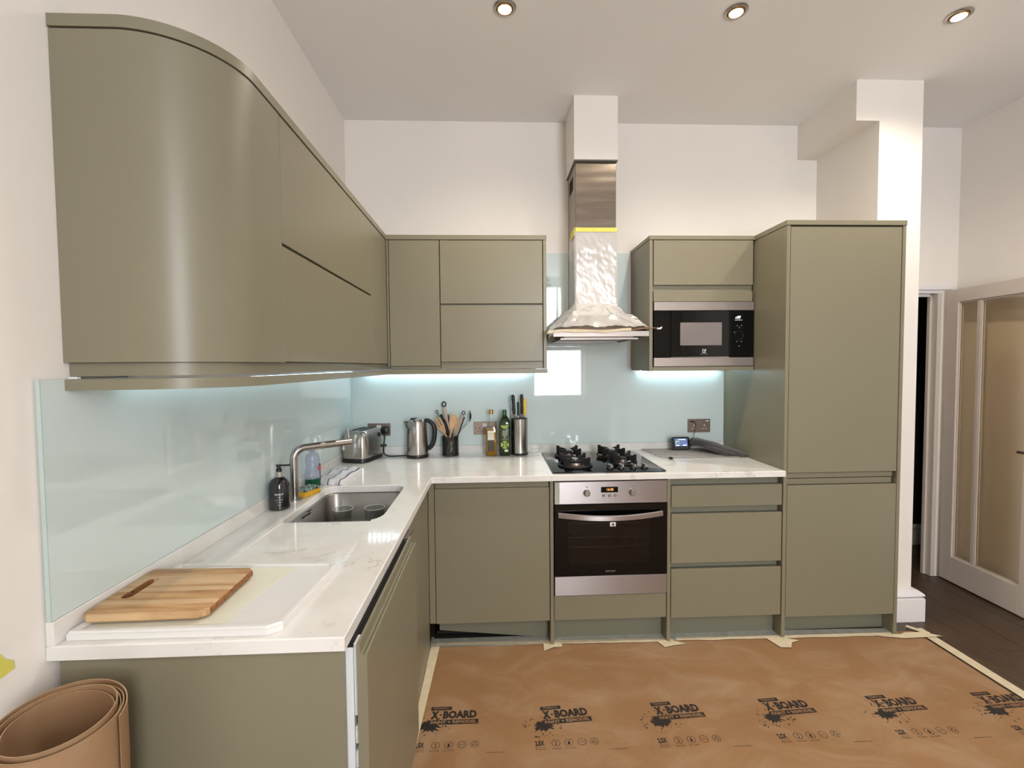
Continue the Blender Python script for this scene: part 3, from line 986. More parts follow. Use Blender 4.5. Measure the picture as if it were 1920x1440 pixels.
# ================================================================== HOOD
hd_ = thing('extractor_hood', (1.5, -.25, 1.595), 'stainless steel chimney extractor hood half wrapped in plastic film', 'extractor hood')
CX0, CX1, CY = 1.3955, 1.632, -.282
build('chimney', B(CX0, CX1, CY, -.013, 1.74, 2.634, b=.002), 'steelw', hd_)
build('collar', B(1.387, 1.637, -.302, -.013, 2.6285, 2.6345), 'greyprint', hd_)
vt = MB()
for k in range(7):
    vt.box(CX0 - .0012, CX0, -.20 + k * .018, -.19 + k * .018, 2.50, 2.58)
build('vent_slot', vt, 'void', hd_, label='dark vent slots on the chimney side')
can = MB().add([(1.235, -.49, 1.64), (1.757, -.49, 1.64), (1.757, -.013, 1.64), (1.235, -.013, 1.64),
                (CX0, CY, 1.75), (CX1, CY, 1.75), (CX1, -.013, 1.75), (CX0, -.013, 1.75)],
               [(3, 2, 1, 0), (4, 5, 6, 7), (0, 1, 5, 4), (1, 2, 6, 5), (2, 3, 7, 6), (3, 0, 4, 7)])
build('canopy', can, 'steeltrim', hd_)
build('canopy_lip', MB().box(1.235, 1.757, -.492, -.487, 1.612, 1.64).box(1.235, 1.24, -.487, -.013, 1.612, 1.64).box(1.752, 1.757, -.487, -.013, 1.612, 1.64).box(1.24, 1.752, -.487, -.02, 1.628, 1.64), 'steeltrim', hd_)
build('filter', MB().box(1.30, 1.69, -.43, -.09, 1.6065, 1.628, b=.002), 'steeld', hd_)
build('filter_frame', MB().box(1.28, 1.71, -.45, -.435, 1.598, 1.6065).box(1.28, 1.71, -.09, -.075, 1.598, 1.6065).box(1.28, 1.295, -.435, -.09, 1.598, 1.6065).box(1.695, 1.71, -.435, -.09, 1.598, 1.6065), 'steeltrim', hd_)
build('underside_strip', B(1.27, 1.44, -.486, -.452, 1.6235, 1.628), 'whiteprint', hd_, label='white strip on the underside')  # plain white strip under the canopy, front left
# cardboard lying over the canopy edge
cb = thing('cardboard_sheet', (1.5, -.3, 1.643), 'brown cardboard strip taped over the front edge of the hood', 'cardboard')
cs = MB()
def cbf(u, v):
    x = 1.207 + (1.800 - 1.207) * u
    y = -.505 + .12 * v
    return Vector((x, y, 1.6445 + .004 * sin(u * 7) * (1 - v) + .010 * v + .010 * u - .003 * sin(u * 19)))
top = MB().grid(cbf, 30, 4)
nv = len(top.v)
cs.add(top.v + [p - Vector((0, 0, .004)) for p in top.v], top.f + [[i + nv for i in f[::-1]] for f in top.f])
cs.f += [[k, k + 1, nv + k + 1, nv + k] for k in range(30)]
cs.f += [[30 + 31 * j, 30 + 31 * (j + 1), nv + 30 + 31 * (j + 1), nv + 30 + 31 * j] for j in range(4)] + [[31 * j, 31 * (j + 1), nv + 31 * (j + 1), nv + 31 * j] for j in range(4)]
build('sheet', cs, 'kraftroll', cb, fixn=False)
tp = MB()
def tpf(u, v):
    x = 1.205 + (1.655 - 1.205) * u
    return Vector((x, -.5075 + .001 * sin(u * 40), 1.647 + .010 * u + .004 * sin(u * 7) - (.003 + .017 * v) * (1 - .25 * sin(u * 9) ** 2)))
build('edge_tape', tp.grid(tpf, 24, 3), 'tape', cb, label='cream masking tape along the edge')
build('tape_curl', MB().tube([(1.797, -.500, 1.653), (1.812, -.502, 1.651), (1.820, -.502, 1.655), (1.821, -.502, 1.661)], .005, 8), 'whiteprint', cb)
build('flap', MB().add([(1.212, -.50, 1.640), (1.238, -.50, 1.640), (1.234, -.50, 1.622), (1.207, -.50, 1.604), (1.207, -.49, 1.604), (1.212, -.49, 1.640), (1.238, -.494, 1.640), (1.234, -.494, 1.622)], [(0, 1, 2, 3), (5, 4, 7, 6), (0, 3, 4, 5), (3, 2, 7, 4), (2, 1, 6, 7), (1, 0, 5, 6)]), 'sagedark', cb)
# plastic film
def filmf(u, v):
    # u runs around left side, front, right side; v down from the yellow tape
    W0, W1, D = CX0 - .006, CX1 + .006, CY - .006
    per = [(W0, -.10), (W0, D), (W1, D), (W1, -.10)]
    segs = [.18, .24, .18]
    tot = sum(segs)
    s = u * tot
    if s < segs[0]:
        t = s / segs[0]; p = Vector((W0, -.10 + (D + .10) * t, 0)); nrm = Vector((-1, 0, 0))
    elif s < segs[0] + segs[1]:
        t = (s - segs[0]) / segs[1]; p = Vector((W0 + (W1 - W0) * t, D, 0)); nrm = Vector((0, -1, 0))
    else:
        t = (s - segs[0] - segs[1]) / segs[2]; p = Vector((W1, D + (-.10 - D) * t, 0)); nrm = Vector((1, 0, 0))
    z = 2.235 - v * (2.235 - 1.665)
    low = max(0.0, (v - .74) / .26)
    flare = low ** 1.6
    fx = (p.x - (CX0 + CX1) / 2)
    out = Vector((fx * 1.0 * flare, (nrm.y * .212 * flare), 0)) + (Vector((nrm.x * .03, 0, 0)) * flare)
    w = noise.noise(Vector((p.x * 14, p.y * 14, z * 9))) * .006 + noise.noise(Vector((p.x * 40 + z * 22, p.y * 34, z * 20))) * .004
    bunch = min(1.0, low * 2.2) * (1 - .5 * low)
    w2 = noise.noise(Vector((p.x * 24, p.y * 24 + 5, z * 26))) * .050 * bunch + abs(noise.noise(Vector((p.x * 50, p.y * 50 + 9, z * 50)))) * .022 * bunch
    hump = .030 * bunch * max(0, 1 - abs(fx + .01) / .13)
    edge = min(1.0, v * 6)
    q = p + out + nrm * (abs(w) * edge + .001 + max(0, w2) + hump)
    q.z = z + .11 * low * (1 - low) * max(0, 1 - abs(fx) / .2) + noise.noise(Vector((q.x * 30, q.y * 30, 3))) * .026 * bunch
    # stay above the sloping canopy, clear of its neighbours
    q.x = max(1.224, min(1.785, q.x))
    if q.z < 1.757 and q.y < -.013:
        k = max(0, min(1, max((CX0 - q.x) / (CX0 - 1.235), (q.x - CX1) / (1.757 - CX1), (CY - q.y) / (CY + .49))))
        q.z = max(q.z, 1.75 - .11 * k + .010)
    return q
fm = MB().grid(filmf, 84, 80)
pf = thing('plastic_film', (1.5, -.25, 1.66), 'crumpled clear plastic film taped round the hood chimney', 'plastic film')
build('film_sheet', fm, 'film', pf, ang=28, fixn=False)
yt = MB().box(CX0 - .003, CX1 + .003, CY - .009, CY - .0062, 2.228, 2.252)
yt.box(CX0 - .0105, CX0 - .0075, CY - .009, CY + .12, 2.205, 2.252)
build('yellow_tape', yt, 'yellow', pf, label='yellow masking tape band')

# ================================================================== SOCKETS
def socket(x0, x1, z0, z1, label, usb=False, side=0):
    y = -.0125
    t = thing('wall_socket', ((x0 + x1) / 2, y, z0), label, 'socket', 'metal wall sockets on the splashback')
    build('faceplate', B(x0, x1, y - .006, y, z0, z1, b=.0012), 'steeld', t)
    yf = y - .006
    w = x1 - x0
    for cx in (x0 + w * .27, x0 + w * .73):
        sl = MB()
        zz = z0 + (z1 - z0) * (.42 if usb else .40)
        sl.box(cx - .003, cx + .003, yf - .0004, yf, zz + .004, zz + .014)
        sl.box(cx - .014, cx - .006, yf - .0004, yf, zz - .014, zz - .009)
        sl.box(cx + .006, cx + .014, yf - .0004, yf, zz - .014, zz - .009)
        build('pin_slots', sl, 'whiteprint' if usb else 'black', t)
    for cx in (x0 + w * .45, x0 + w * .55):
        build('rocker_switch', B(cx - .006, cx + .006, yf - .0035, yf, z0 + (z1 - z0) * .60, z0 + (z1 - z0) * .86, b=.001), 'whitebox' if not usb else 'steel', t)
    for cx in (x0 + w * .12, x0 + w * .88):
        build('screw', MB().lathe([(.0028, 0), (.0028, .0005)], (0, 0), 10).xf(Matrix.Translation((cx, yf, (z0 + z1) / 2)) @ Matrix.Rotation(radians(90), 4, 'X')), 'black', t)
    if usb:
        build('usb_port', B(x0 + w * .80, x0 + w * .93, yf - .0004, yf, z1 - .017, z1 - .010), 'whiteprint', t)
    return t
socket(.109, .2515, 1.019, 1.099, 'brown metal double socket behind the toaster')
socket(.781, .925, 1.018, 1.102, 'brown metal double socket behind the oil bottle')
socket(2.1778, 2.3268, 1.011, 1.099, 'brown metal double socket with charger cable above the oven glove', usb=True)
pg = thing('kettle_plug', (.22, -.03, 1.03), 'black mains plug with cable running down to the kettle', 'plug')
px, pz = .2215, 1.056
build('plug_body', MB().loops([[(px + a * s, y, pz + b * s) for a, b in rrect(-.025, .025, -.024, .024, .012, 4)] for y, s in ((-.019, 1), (-.03, 1), (-.042, .85), (-.046, .6))]), 'black', pg)
def cr(pts, n=10):
    P = [Vector(p) for p in pts]
    P = [P[0] * 2 - P[1]] + P + [P[-1] * 2 - P[-2]]
    out = []
    for i in range(1, len(P) - 2):
        for k in range(n):
            t = k / n
            a, b, c, d = P[i - 1], P[i], P[i + 1], P[i + 2]
            out.append(.5 * ((2 * b) + (c - a) * t + (2 * a - 5 * b + 4 * c - d) * t * t + (3 * b - a - 3 * c + d) * t ** 3))
    out.append(P[-2])
    return out
build('cable', MB().tube(cr([(px - .002, -.034, 1.034), (px - .003, -.036, 1.0), (px - .006, -.05, .95), (px + .003, -.075, .915), (px + .035, -.10, .9052), (.30, -.105, .9052), (.371, -.108, .908)]), .0042, 8), 'black', pg)

# ================================================================== THINGS ON THE WORKTOP
Z = ZW + .0004
# soap dispenser
sd = thing('soap_dispenser', (.0575, -1.128, Z), 'black bottle of hand soap with pump beside the tap', 'soap dispenser')
sx, sy = .0575, -1.128
build('bottle', MB().lathe([(.036, Z), (.039, Z + .003), (.0395, Z + .085), (.037, Z + .102), (.028, Z + .118), (.0135, Z + .127)], (sx, sy), 32), 'amberjar', sd, ang=40)
build('collar', MB().lathe([(.0125, Z + .127), (.0125, Z + .146), (.011, Z + .148)], (sx, sy), 24), 'chrome', sd)
build('pump', MB().lathe([(.0105, Z + .148), (.0105, Z + .158), (.008, Z + .160), (.0075, Z + .168), (.011, Z + .169), (.011, Z + .175)], (sx, sy), 20).box(sx, sx + .045, sy - .005, sy + .005, Z + .169, Z + .175, b=.001), 'black', sd)
def wrap_text(txt, cx, cy, r, ang, zc, w, h, bold=.01):
    mb = text_mb(txt, Matrix.Identity(4), w=w, h=h, bold=bold, align='CENTER')
    for v in mb.v:
        a = ang + v.x / r
        zz = zc + v.y
        v.x, v.y, v.z = cx + r * cos(a), cy + r * sin(a), zz
    return mb
fa = math.atan2(-2.9815 - sy, .9065 - sx)
lt = wrap_text('BAYLIS', sx, sy, .0399, fa - .05, Z + .062, .030, .0062, .02)
for k, (s_, w) in enumerate((('& CO', .012), ('hand wash', .026), ('black pepper', .020), ('300 ml', .013))):
    lt.join(wrap_text(s_, sx, sy, .0399, fa - .05, Z + .052 - .010 * k, w, .0030))
build('lettering', lt, 'whiteprint', sd, smooth=False)
# tap
tx, ty = .0695, -1.0176
tap = thing('tap', (tx, ty, ZW), 'brushed steel L-spout kitchen tap behind the sink', 'tap')
build('base_ring', MB().lathe([(.0285, ZW), (.0285, ZW + .006), (.026, ZW + .008), (.017, ZW + .0085)], (tx, ty), 32), 'steel', tap)
end = Vector((.262, -.868, 1.121))
h0 = Vector((tx, ty, 1.119))
d = (end - h0).normalized()
bend = []
rb = .045
for k in range(9):
    a = pi / 2 * k / 8
    bend.append(Vector((tx, ty, 1.119 - rb)) + d * rb * (1 - cos(a)) + Vector((0, 0, 1)) * rb * sin(a))
build('spout', MB().tube([(tx, ty, ZW + .007)] + bend + [end], .0158, 20), 'steelv', tap, ang=50)
q = h0 + d * (end - h0).length * .86
build('aerator', MB().lathe([(.010, q.z - .032), (.010, q.z - .012)], (q.x, q.y), 16), 'steel', tap)
q = h0 + d * (end - h0).length * .965
build('lever', MB().tube([(q.x, q.y, q.z + .014), (q.x - .003, q.y - .002, q.z + .062)], .0038, 8), 'steel', tap)
# sponge
sgm = Matrix.Translation((.090, -.935, Z)) @ Matrix.Rotation(radians(68), 4, 'Z') @ Matrix.Rotation(radians(4), 4, 'X')
sg = thing('sponge', (.090, -.935, Z), 'yellow scouring sponge with patterned top behind the tap', 'sponge')
build('foam', MB().box(-.048, .048, -.030, .030, .002, .024, b=.004, seg=2).xf(sgm), 'sponge', sg)
build('scourer', MB().box(-.048, .048, -.030, .030, .0242, .032, b=.002).xf(Matrix.Translation((-.004, .004, 0)) @ sgm), 'scour', sg)
# washing-up liquid
wu = thing('dish_soap_bottle', (.062, -.80, Z), 'clear bottle with a little green washing-up liquid by the tea towel', 'bottle')
bx, by = .062, -.80
def oval(s, z, ax=.034, ay=.024, rot=.5):
    return [(bx + s * ax * cos(a) * cos(rot) - s * ay * sin(a) * sin(rot), by + s * ax * cos(a) * sin(rot) + s * ay * sin(a) * cos(rot), z) for a in [2 * pi * k / 24 for k in range(24)]]
build('bottle', MB().loops([oval(.985, Z + .040), oval(1, Z + .06), oval(.86, Z + .10), oval(.95, Z + .13), oval(.80, Z + .150), oval(.42, Z + .162), oval(.36, Z + .168)]), 'clearplastic', wu, ang=50)
build('liquid', MB().loops([oval(.92, Z), oval(1, Z + .006), oval(1, Z + .036), oval(.985, Z + .0395)]), 'greenliquid', wu)
build('cap', MB().lathe([(.013, Z + .168), (.013, Z + .180), (.006, Z + .184)], (bx, by), 16), 'clearplastic', wu)
lb = MB()
for s_, mat in ((1.02, 0),):
    vs = []
    for z in (Z + .028, Z + .105):
        for k in range(9):
            a = -.9 - .5 + 1.0 + .9 * k / 8
            vs.append((bx + s_ * (.034 * cos(a) * cos(.5) - .024 * sin(a) * sin(.5)), by + s_ * (.034 * cos(a) * sin(.5) + .024 * sin(a) * cos(.5)), z))
    lb.add(vs, [(k, k + 1, 9 + k + 1, 9 + k) for k in range(8)])
build('label', lb, 'greenliquid', wu, label='dark green wrap label')
build('label_patch', MB().box(bx + .030, bx + .0365, by - .012, by + .010, Z + .080, Z + .100, b=.001), 'redlabel', wu, label='red patch on the label')
# tea towel
def twf(u, v):
    # folded cloth: u across (x), v along (y, near to far)
    p0 = Vector((.043, -.755)); px_ = Vector((.150, -.040)); py_ = Vector((.004, .315))
    p = p0 + px_ * u + py_ * v
    z = .021 + .008 * noise.noise(Vector((u * 4, v * 5, 1))) + .005 * sin(v * 12 + u * 2)
    e = min(u, 1 - u, v, 1 - v)
    z *= min(1, .45 + e * 9)
    return Vector((p.x + .004 * noise.noise(Vector((v * 6, 2, 0))), p.y + .006 * noise.noise(Vector((u * 6, 5, 0))), Z + z))
g = MB().grid(twf, 24, 40)
n0 = len(g.v)
bot = [Vector((p.x, p.y, Z + .0005)) for p in g.v]
tw = MB().add(g.v + bot, g.f + [[i + n0 for i in f[::-1]] for f in g.f])
nu, nv_ = 24, 40
rim = [i for i in range(nu + 1)] + [j * (nu + 1) + nu for j in range(1, nv_ + 1)] + [nv_ * (nu + 1) + i for i in range(nu - 1, -1, -1)] + [j * (nu + 1) for j in range(nv_ - 1, 0, -1)]
tw.f += [[rim[k], rim[(k + 1) % len(rim)], n0 + rim[(k + 1) % len(rim)], n0 + rim[k]] for k in range(len(rim))]
build('tea_towel', tw, 'towel', label='folded white tea towel with thin grey stripes', cat='tea towel', ang=60)
# toaster
ts = thing('toaster', (.122, -.172, Z), 'brushed steel two-slot toaster in the corner', 'toaster')
TM = Matrix.Translation((.122, -.172, Z)) @ Matrix.Rotation(radians(-15), 4, 'Z') @ Matrix.Diagonal((.96, .88, 1, 1))
def tring(w, l, z, bul=1.0):
    pts = []
    N = 44
    for k in range(N):
        a = 2 * pi * k / N
        e = .42
        cx = math.copysign(abs(cos(a)) ** e, cos(a)); cy = math.copysign(abs(sin(a)) ** e, sin(a))
        pts.append(Vector((w * cx, l * cy, z)))
    return pts
def tl(*rings):
    return MB().loops([list(r) for r in rings])
build('base', tl(tring(.078, .130, 0), tring(.086, .139, .004), tring(.086, .139, .022), tring(.083, .136, .030)).xf(TM), 'black', ts)
build('shell', tl(tring(.084, .137, .024), tring(.087, .140, .07), tring(.084, .136, .13), tring(.077, .126, .166), tring(.069, .117, .180), tring(.060, .108, .184)).xf(TM), 'steelv', ts, ang=50)
for s_ in (-1, 1):
    build('slot', MB().box(s_ * .026 - .014, s_ * .026 + .014, -.085, .085, .183, .1852).xf(TM), 'void', ts)
build('end_ridge', tl([Vector((x, -.139 - .006 * (1 - (x / .03) ** 2) * 1.0, .028)) for x in (-.03, -.018, 0, .018, .03)] + [Vector((.03, -.12, .028)), Vector((-.03, -.12, .028))],
                      [Vector((x, -.142 - .006 * (1 - (x / .03) ** 2), .08)) for x in (-.03, -.018, 0, .018, .03)] + [Vector((.03, -.12, .08)), Vector((-.03, -.12, .08))],
                      [Vector((x, -.126 - .004 * (1 - (x / .03) ** 2), .166)) for x in (-.03, -.018, 0, .018, .03)] + [Vector((.03, -.11, .166)), Vector((-.03, -.11, .166))]).xf(TM), 'steelv', ts, ang=50)
build('lever', MB().box(.083, .102, .098, .124, .062, .078, b=.003).xf(TM), 'black', ts)
build('dial', MB().lathe([(.013, 0), (.013, .008), (.010, .010)], (0, 0), 18).xf(TM @ Matrix.Translation((.078, .06, .145)) @ Matrix.Rotation(radians(80), 4, 'Y')), 'black', ts)
# kettle
kx, ky = .4385, -.124
kt = thing('kettle', (kx, ky, Z), 'brushed steel electric kettle with black handle', 'kettle')
build('base', MB().lathe([(.066, Z), (.0685, Z + .004), (.0685, Z + .018), (.066, Z + .022)], (kx, ky), 36), 'black', kt)
build('body', MB().lathe([(.066, Z + .020), (.0675, Z + .03), (.0655, Z + .10), (.061, Z + .17), (.0565, Z + .222), (.053, Z + .228)], (kx, ky), 40), 'steelv', kt, ang=50)
build('lid', MB().lathe([(.052, Z + .226), (.048, Z + .234), (.030, Z + .239), (.028, Z + .2395)], (kx, ky), 36), 'chrome', kt)
build('lid_button', MB().lathe([(.022, Z + .2385), (.021, Z + .2415), (.012, Z + .243)], (kx - .018, ky - .012), 20), 'black', kt)
sp = MB().loops([[(kx - .052, ky - .024, Z + .165), (kx - .055, ky - .006, Z + .160), (kx - .052, ky + .012, Z + .165), (kx - .05, ky - .006, Z + .175)],
                 [(kx - .048, ky - .03, Z + .215), (kx - .075, ky - .008, Z + .212), (kx - .048, ky + .014, Z + .215), (kx - .045, ky - .008, Z + .226)],
                 [(kx - .046, ky - .03, Z + .224), (kx - .079, ky - .008, Z + .223), (kx - .046, ky + .014, Z + .224), (kx - .044, ky - .008, Z + .228)]])
build('spout', sp, 'steelv', kt, ang=20)
hp2 = cr([(kx + .038, ky, Z + .222), (kx + .070, ky - .004, Z + .224), (kx + .102, ky - .006, Z + .195), (kx + .107, ky - .006, Z + .14), (kx + .096, ky - .004, Z + .085), (kx + .074, ky, Z + .055), (kx + .060, ky, Z + .055)], 7)
build('handle', MB().tube(hp2, [.012 + .003 * sin(pi * i / len(hp2)) for i in range(len(hp2))], 12), 'black', kt, ang=60)
# utensil pot
ux, uy = .6375, -.085
up_ = thing('utensil_pot', (ux, uy, Z), 'black wire utensil pot holding wooden spoons and tongs', 'utensil pot')
build('wall', MB().lathe([(.0515, Z + .003), (.0515, Z + .118)], (ux, uy), 32, close=False), 'potglass', up_, fixn=False)
rimp = [(ux + .0515 * cos(2 * pi * k / 32), uy + .0515 * sin(2 * pi * k / 32), Z + .118) for k in range(32)]
build('rim', MB().tube(rimp, .0028, 6, closed=True), 'black', up_)
build('base', MB().lathe([(.050, Z), (.0525, Z + .002), (.0525, Z + .010), (.050, Z + .012)], (ux, uy), 32), 'black', up_)
G_UT = 'utensils in the black pot'
def rod(p, r, n=10):
    return MB().tube(p, r, n)
def blade(p0, p1, w0, w1, t, face=(0, -1, 0)):
    """flat tapered slat from p0 to p1 facing the camera"""
    p0, p1 = Vector(p0), Vector(p1)
    d = (p1 - p0).normalized()
    f = Vector(face)
    s = d.cross(f).normalized()
    f = s.cross(d).normalized()
    mb = MB()
    return mb.loops([[p + s * w / 2 + f * t / 2, p - s * w / 2 + f * t / 2, p - s * w / 2 - f * t / 2, p + s * w / 2 - f * t / 2] for p, w in ((p0, w0), (p1, w1))])
zf = Z + .016
# slotted wooden spatula, left
t = thing('wooden_spatula', (ux - .02, uy - .012, zf), 'slotted wooden spatula leaning left in the black pot', 'utensil', G_UT)
a = Vector((ux + .026, uy - .01, zf)); b_ = Vector((ux - .048, uy + .004, Z + .165)); c_ = Vector((ux - .092, uy + .016, Z + .232))
build('handle', rod([a, b_], .0058), 'spoonwood', t)
hb = MB().join(blade(b_ - (c_ - b_) * .35, b_ + (c_ - b_) * .25, .016, .050, .006))
dv = (c_ - b_).normalized(); sv = dv.cross(Vector((0, -1, 0))).normalized()
for k in (-1, 0, 1):
    o_ = sv * k * .0185
    hb.join(blade(b_ + (c_ - b_) * .24 + o_, c_ + o_ * 1.15 - dv * .006 * abs(k), .0125, .0125, .006))
build('slotted_head', hb, 'spoonwood', t)
# wooden spoon middle
t = thing('wooden_spoon', (ux, uy - .02, zf), 'pale wooden turner standing upright in the black pot', 'utensil', G_UT)
a = Vector((ux - .02, uy - .022, zf)); b_ = Vector((ux + .012, uy - .03, Z + .175)); c_ = Vector((ux + .026, uy - .032, Z + .262))
build('handle', rod([a, b_], .006), 'spoonwood', t)
build('head', MB().join(blade(b_ - (c_ - b_) * .2, b_ + (c_ - b_) * .35, .014, .040, .007)).join(blade(b_ + (c_ - b_) * .35, b_ + (c_ - b_) * .82, .040, .040, .007)).join(blade(b_ + (c_ - b_) * .82, c_, .040, .020, .007)), 'spoonwood', t)
t = thing('wooden_spoon', (ux + .02, uy, zf), 'brown wooden spoon behind the pale turner in the black pot', 'utensil', G_UT)
a = Vector((ux - .005, uy + .01, zf)); b_ = Vector((ux + .034, uy - .002, Z + .165)); c_ = Vector((ux + .047, uy - .004, Z + .236))
build('handle', rod([a, b_], .0055), 'spoonwood', t)
build('bowl', MB().join(blade(b_ - (c_ - b_) * .2, b_ + (c_ - b_) * .4, .012, .030, .007)).join(blade(b_ + (c_ - b_) * .4, c_, .030, .022, .007)), 'spoonwood', t)
# tongs
t = thing('kitchen_tongs', (ux - .01, uy + .012, zf), 'steel tongs with black hanging loop, tallest in the pot', 'utensil', G_UT)
a = Vector((ux + .008, uy + .005, zf)); c_ = Vector((ux - .034, uy + .012, Z + .305))
build('arm', blade(a, c_, .014, .020, .006), 'chrome', t)
build('arm', blade(a + Vector((.016, .008, 0)), a + (c_ - a) * .82 + Vector((.012, .006, 0)), .010, .012, .004), 'black', t)
ring_ = [c_ + Vector((.012 * cos(q) - .004, 0, .015 * sin(q) + .014)) for q in [2 * pi * k / 20 for k in range(20)]]
build('hanging_loop', MB().tube(ring_, .0042, 8, closed=True), 'black', t)
# black spatulas/whisk on the left
t = thing('slim_utensil', (ux - .02, uy + .02, zf), 'slim dark utensil with small ring end, far left of pot', 'utensil', G_UT)
a = Vector((ux + .02, uy + .024, zf)); c_ = Vector((ux - .078, uy + .014, Z + .262))
build('handle', rod([a, c_], .004), 'steeld', t)
ring_ = [c_ + Vector((.007 * cos(q) - .004, 0, .010 * sin(q) + .010)) for q in [2 * pi * k / 16 for k in range(16)]]
build('hanging_loop', MB().tube(ring_, .0026, 6, closed=True), 'black', t)
for k, (dx, top, lab) in enumerate(((-.060, .255, 'grey handled utensil beside the slim one in the pot'), (-.036, .225, 'broad black handled utensil left of the tongs in the pot'))):
    t = thing('handled_utensil', (ux - .01, uy + .012 + .01 * k, zf), lab, 'utensil', G_UT)
    a = Vector((ux + .012 + .008 * k, uy + .028 - .03 * k, zf)); c_ = Vector((ux + dx, uy + .022 - .006 * k, Z + top))
    m_ = a + (c_ - a) * .5
    build('shaft', rod([a, m_], .0035), 'steeld', t)
    build('grip', rod([m_, m_ + (c_ - m_) * .1, c_ - (c_ - m_) * .06, c_], [.006, .0095 + .002 * k, .0095 + .002 * k, .006]), 'black', t)
# right: tongs with loop, spatula, ladle
t = thing('small_tongs', (ux + .02, uy - .01, zf), 'narrow steel tongs with black ring leaning right in the pot', 'utensil', G_UT)
a = Vector((ux - .005, uy - .012, zf)); c_ = Vector((ux + .082, uy - .012, Z + .252))
build('arm', blade(a, c_, .008, .013, .005), 'chrome', t)
build('arm', blade(a + Vector((.012, .004, 0)), c_ + Vector((.008, .004, -.012)), .006, .010, .004), 'black', t)
ring_ = [c_ + Vector((.009 * cos(q) + .004, 0, .011 * sin(q) + .013)) for q in [2 * pi * k / 18 for k in range(18)]]
build('hanging_loop', MB().tube(ring_, .003, 8, closed=True), 'black', t)
t = thing('ladle', (ux + .03, uy + .014, zf), 'black ladle on thin wire stem leaning far right', 'utensil', G_UT)
a = Vector((ux - .025, uy + .02, zf)); b_ = Vector((ux + .065, uy + .012, Z + .150)); c_ = Vector((ux + .117, uy + .008, Z + .212))
build('stem', rod([a, b_, c_], .0028, 8), 'chrome', t)
lad = []
for k in range(9):
    q = k / 8
    lad.append([Vector((c_.x + .004 + (.012 * sin(pi * q)) * (1 if e > 0 else .05) , c_.y + e2 * .026 * sin(pi * q) ** .6, c_.z - .010 + .082 * q)) for e, e2 in ((-1, -.9), (1, -.5), (1, .5), (-1, .9))])
build('bowl', MB().loops(lad), 'black', t, ang=60)
# oil bottle
ox, oy = .8935, -.105
ob_ = thing('oil_bottle', (ox, oy, Z), 'square clear glass bottle half full of golden oil', 'bottle')
def sq(s, z, r=.008):
    return [(x, y, z) for x, y in rrect(ox - s, ox + s, oy - s, oy + s, min(r, s * .95), 4)]
build('glass', MB().loops([sq(.032, Z), sq(.0345, Z + .004), sq(.0345, Z + .165, .010), sq(.031, Z + .188, .016), sq(.022, Z + .212, .018), sq(.013, Z + .232, .0125), sq(.0115, Z + .262, .011)]), 'clear', ob_, ang=50)
build('oil', MB().loops([sq(.030, Z + .003), sq(.0325, Z + .006), sq(.0325, Z + .168, .009)]), 'oil', ob_, ang=50)
build('cap', MB().lathe([(.0135, Z + .258), (.0135, Z + .282), (.0125, Z + .284)], (ox, oy), 20), 'gold', ob_)
yl = oy - .0352
build('label', B(ox - .021, ox + .017, yl - .0004, yl, Z + .100, Z + .158), 'cream', ob_)
build('picture_label', B(ox - .021, ox + .019, yl - .0004, yl, Z + .028, Z + .098), 'olive', ob_, label='dark picture label with olives')
build('label_lettering', text_mb('OLIVE', front(ox - .002, yl - .0008, Z + .135), w=.026, h=.006, bold=.01, align='CENTER').join(text_mb('pomace oil', front(ox - .002, yl - .0008, Z + .122), w=.028, h=.005, align='CENTER')).join(text_mb('1 L', front(ox - .002, yl - .0008, Z + .106), w=.010, h=.007, align='CENTER')), 'greyprint', ob_, smooth=False)
# green bottle
gx, gy = .977, -.108
gbm = thing('olive_oil_bottle', (gx, gy, Z), 'dark green glass olive oil bottle with green cap', 'bottle')
def sq2(s, z, r=.010):
    return [(x, y, z) for x, y in rrect(gx - s, gx + s, gy - s, gy + s, min(r, s * .95), 4)]
build('glass', MB().loops([sq2(.032, Z), sq2(.0345, Z + .004), sq2(.0345, Z + .185, .012), sq2(.0365, Z + .197, .016), sq2(.033, Z + .216, .02), sq2(.020, Z + .238, .018), sq2(.0125, Z + .250, .012), sq2(.0115, Z + .262, .011)]), 'spruce', gbm, ang=50)
build('cap', MB().lathe([(.0135, Z + .252), (.0135, Z + .281), (.0125, Z + .283)], (gx, gy), 20), 'greencap', gbm)
yl = gy - .0350
for zc_, r_ in ((Z + .070, .0255),):
    seg = MB()
    for k in range(4):
        a0 = k * pi / 2 + .18 + pi / 4; a1 = a0 + pi / 2 - .36
        pts = arc(gx, zc_, r_, a0, a1, 6) + arc(gx, zc_, r_ * .42, a1, a0, 6)
        seg.prism(pts, yl - .0004, yl, 'y')
    seg.prism([(gx + .008 * cos(q), zc_ + .010 * sin(q)) for q in [2 * pi * k / 14 for k in range(14)]], yl - .0004, yl, 'y')
    build('round_motif', seg, 'lime', gbm, label='lime green olive motif')
build('upper_motif', MB().prism([(gx + .024 * cos(q), Z + .192 + .024 * sin(q)) for q in [pi + pi * k / 12 for k in range(13)]], yl - .0004, yl, 'y'), 'lime', gbm)
lt = MB()
for k, (s_, w) in enumerate((('EXTRA', .026), ('VIRGIN', .034), ('OLIVE', .030), ('OIL', .016))):
    lt.join(text_mb(s_, front(gx, yl - .0006, Z + .150 - .012 * k), w=w, h=.0085, bold=.015, align='CENTER'))
lt.box(gx - .016, gx + .016, yl - .0008, yl - .0004, Z + .104, Z + .1055)
lt.box(gx - .002, gx + .020, yl - .0008, yl - .0004, Z + .026, Z + .040)
build('lettering', lt, 'cream', gbm, smooth=False)
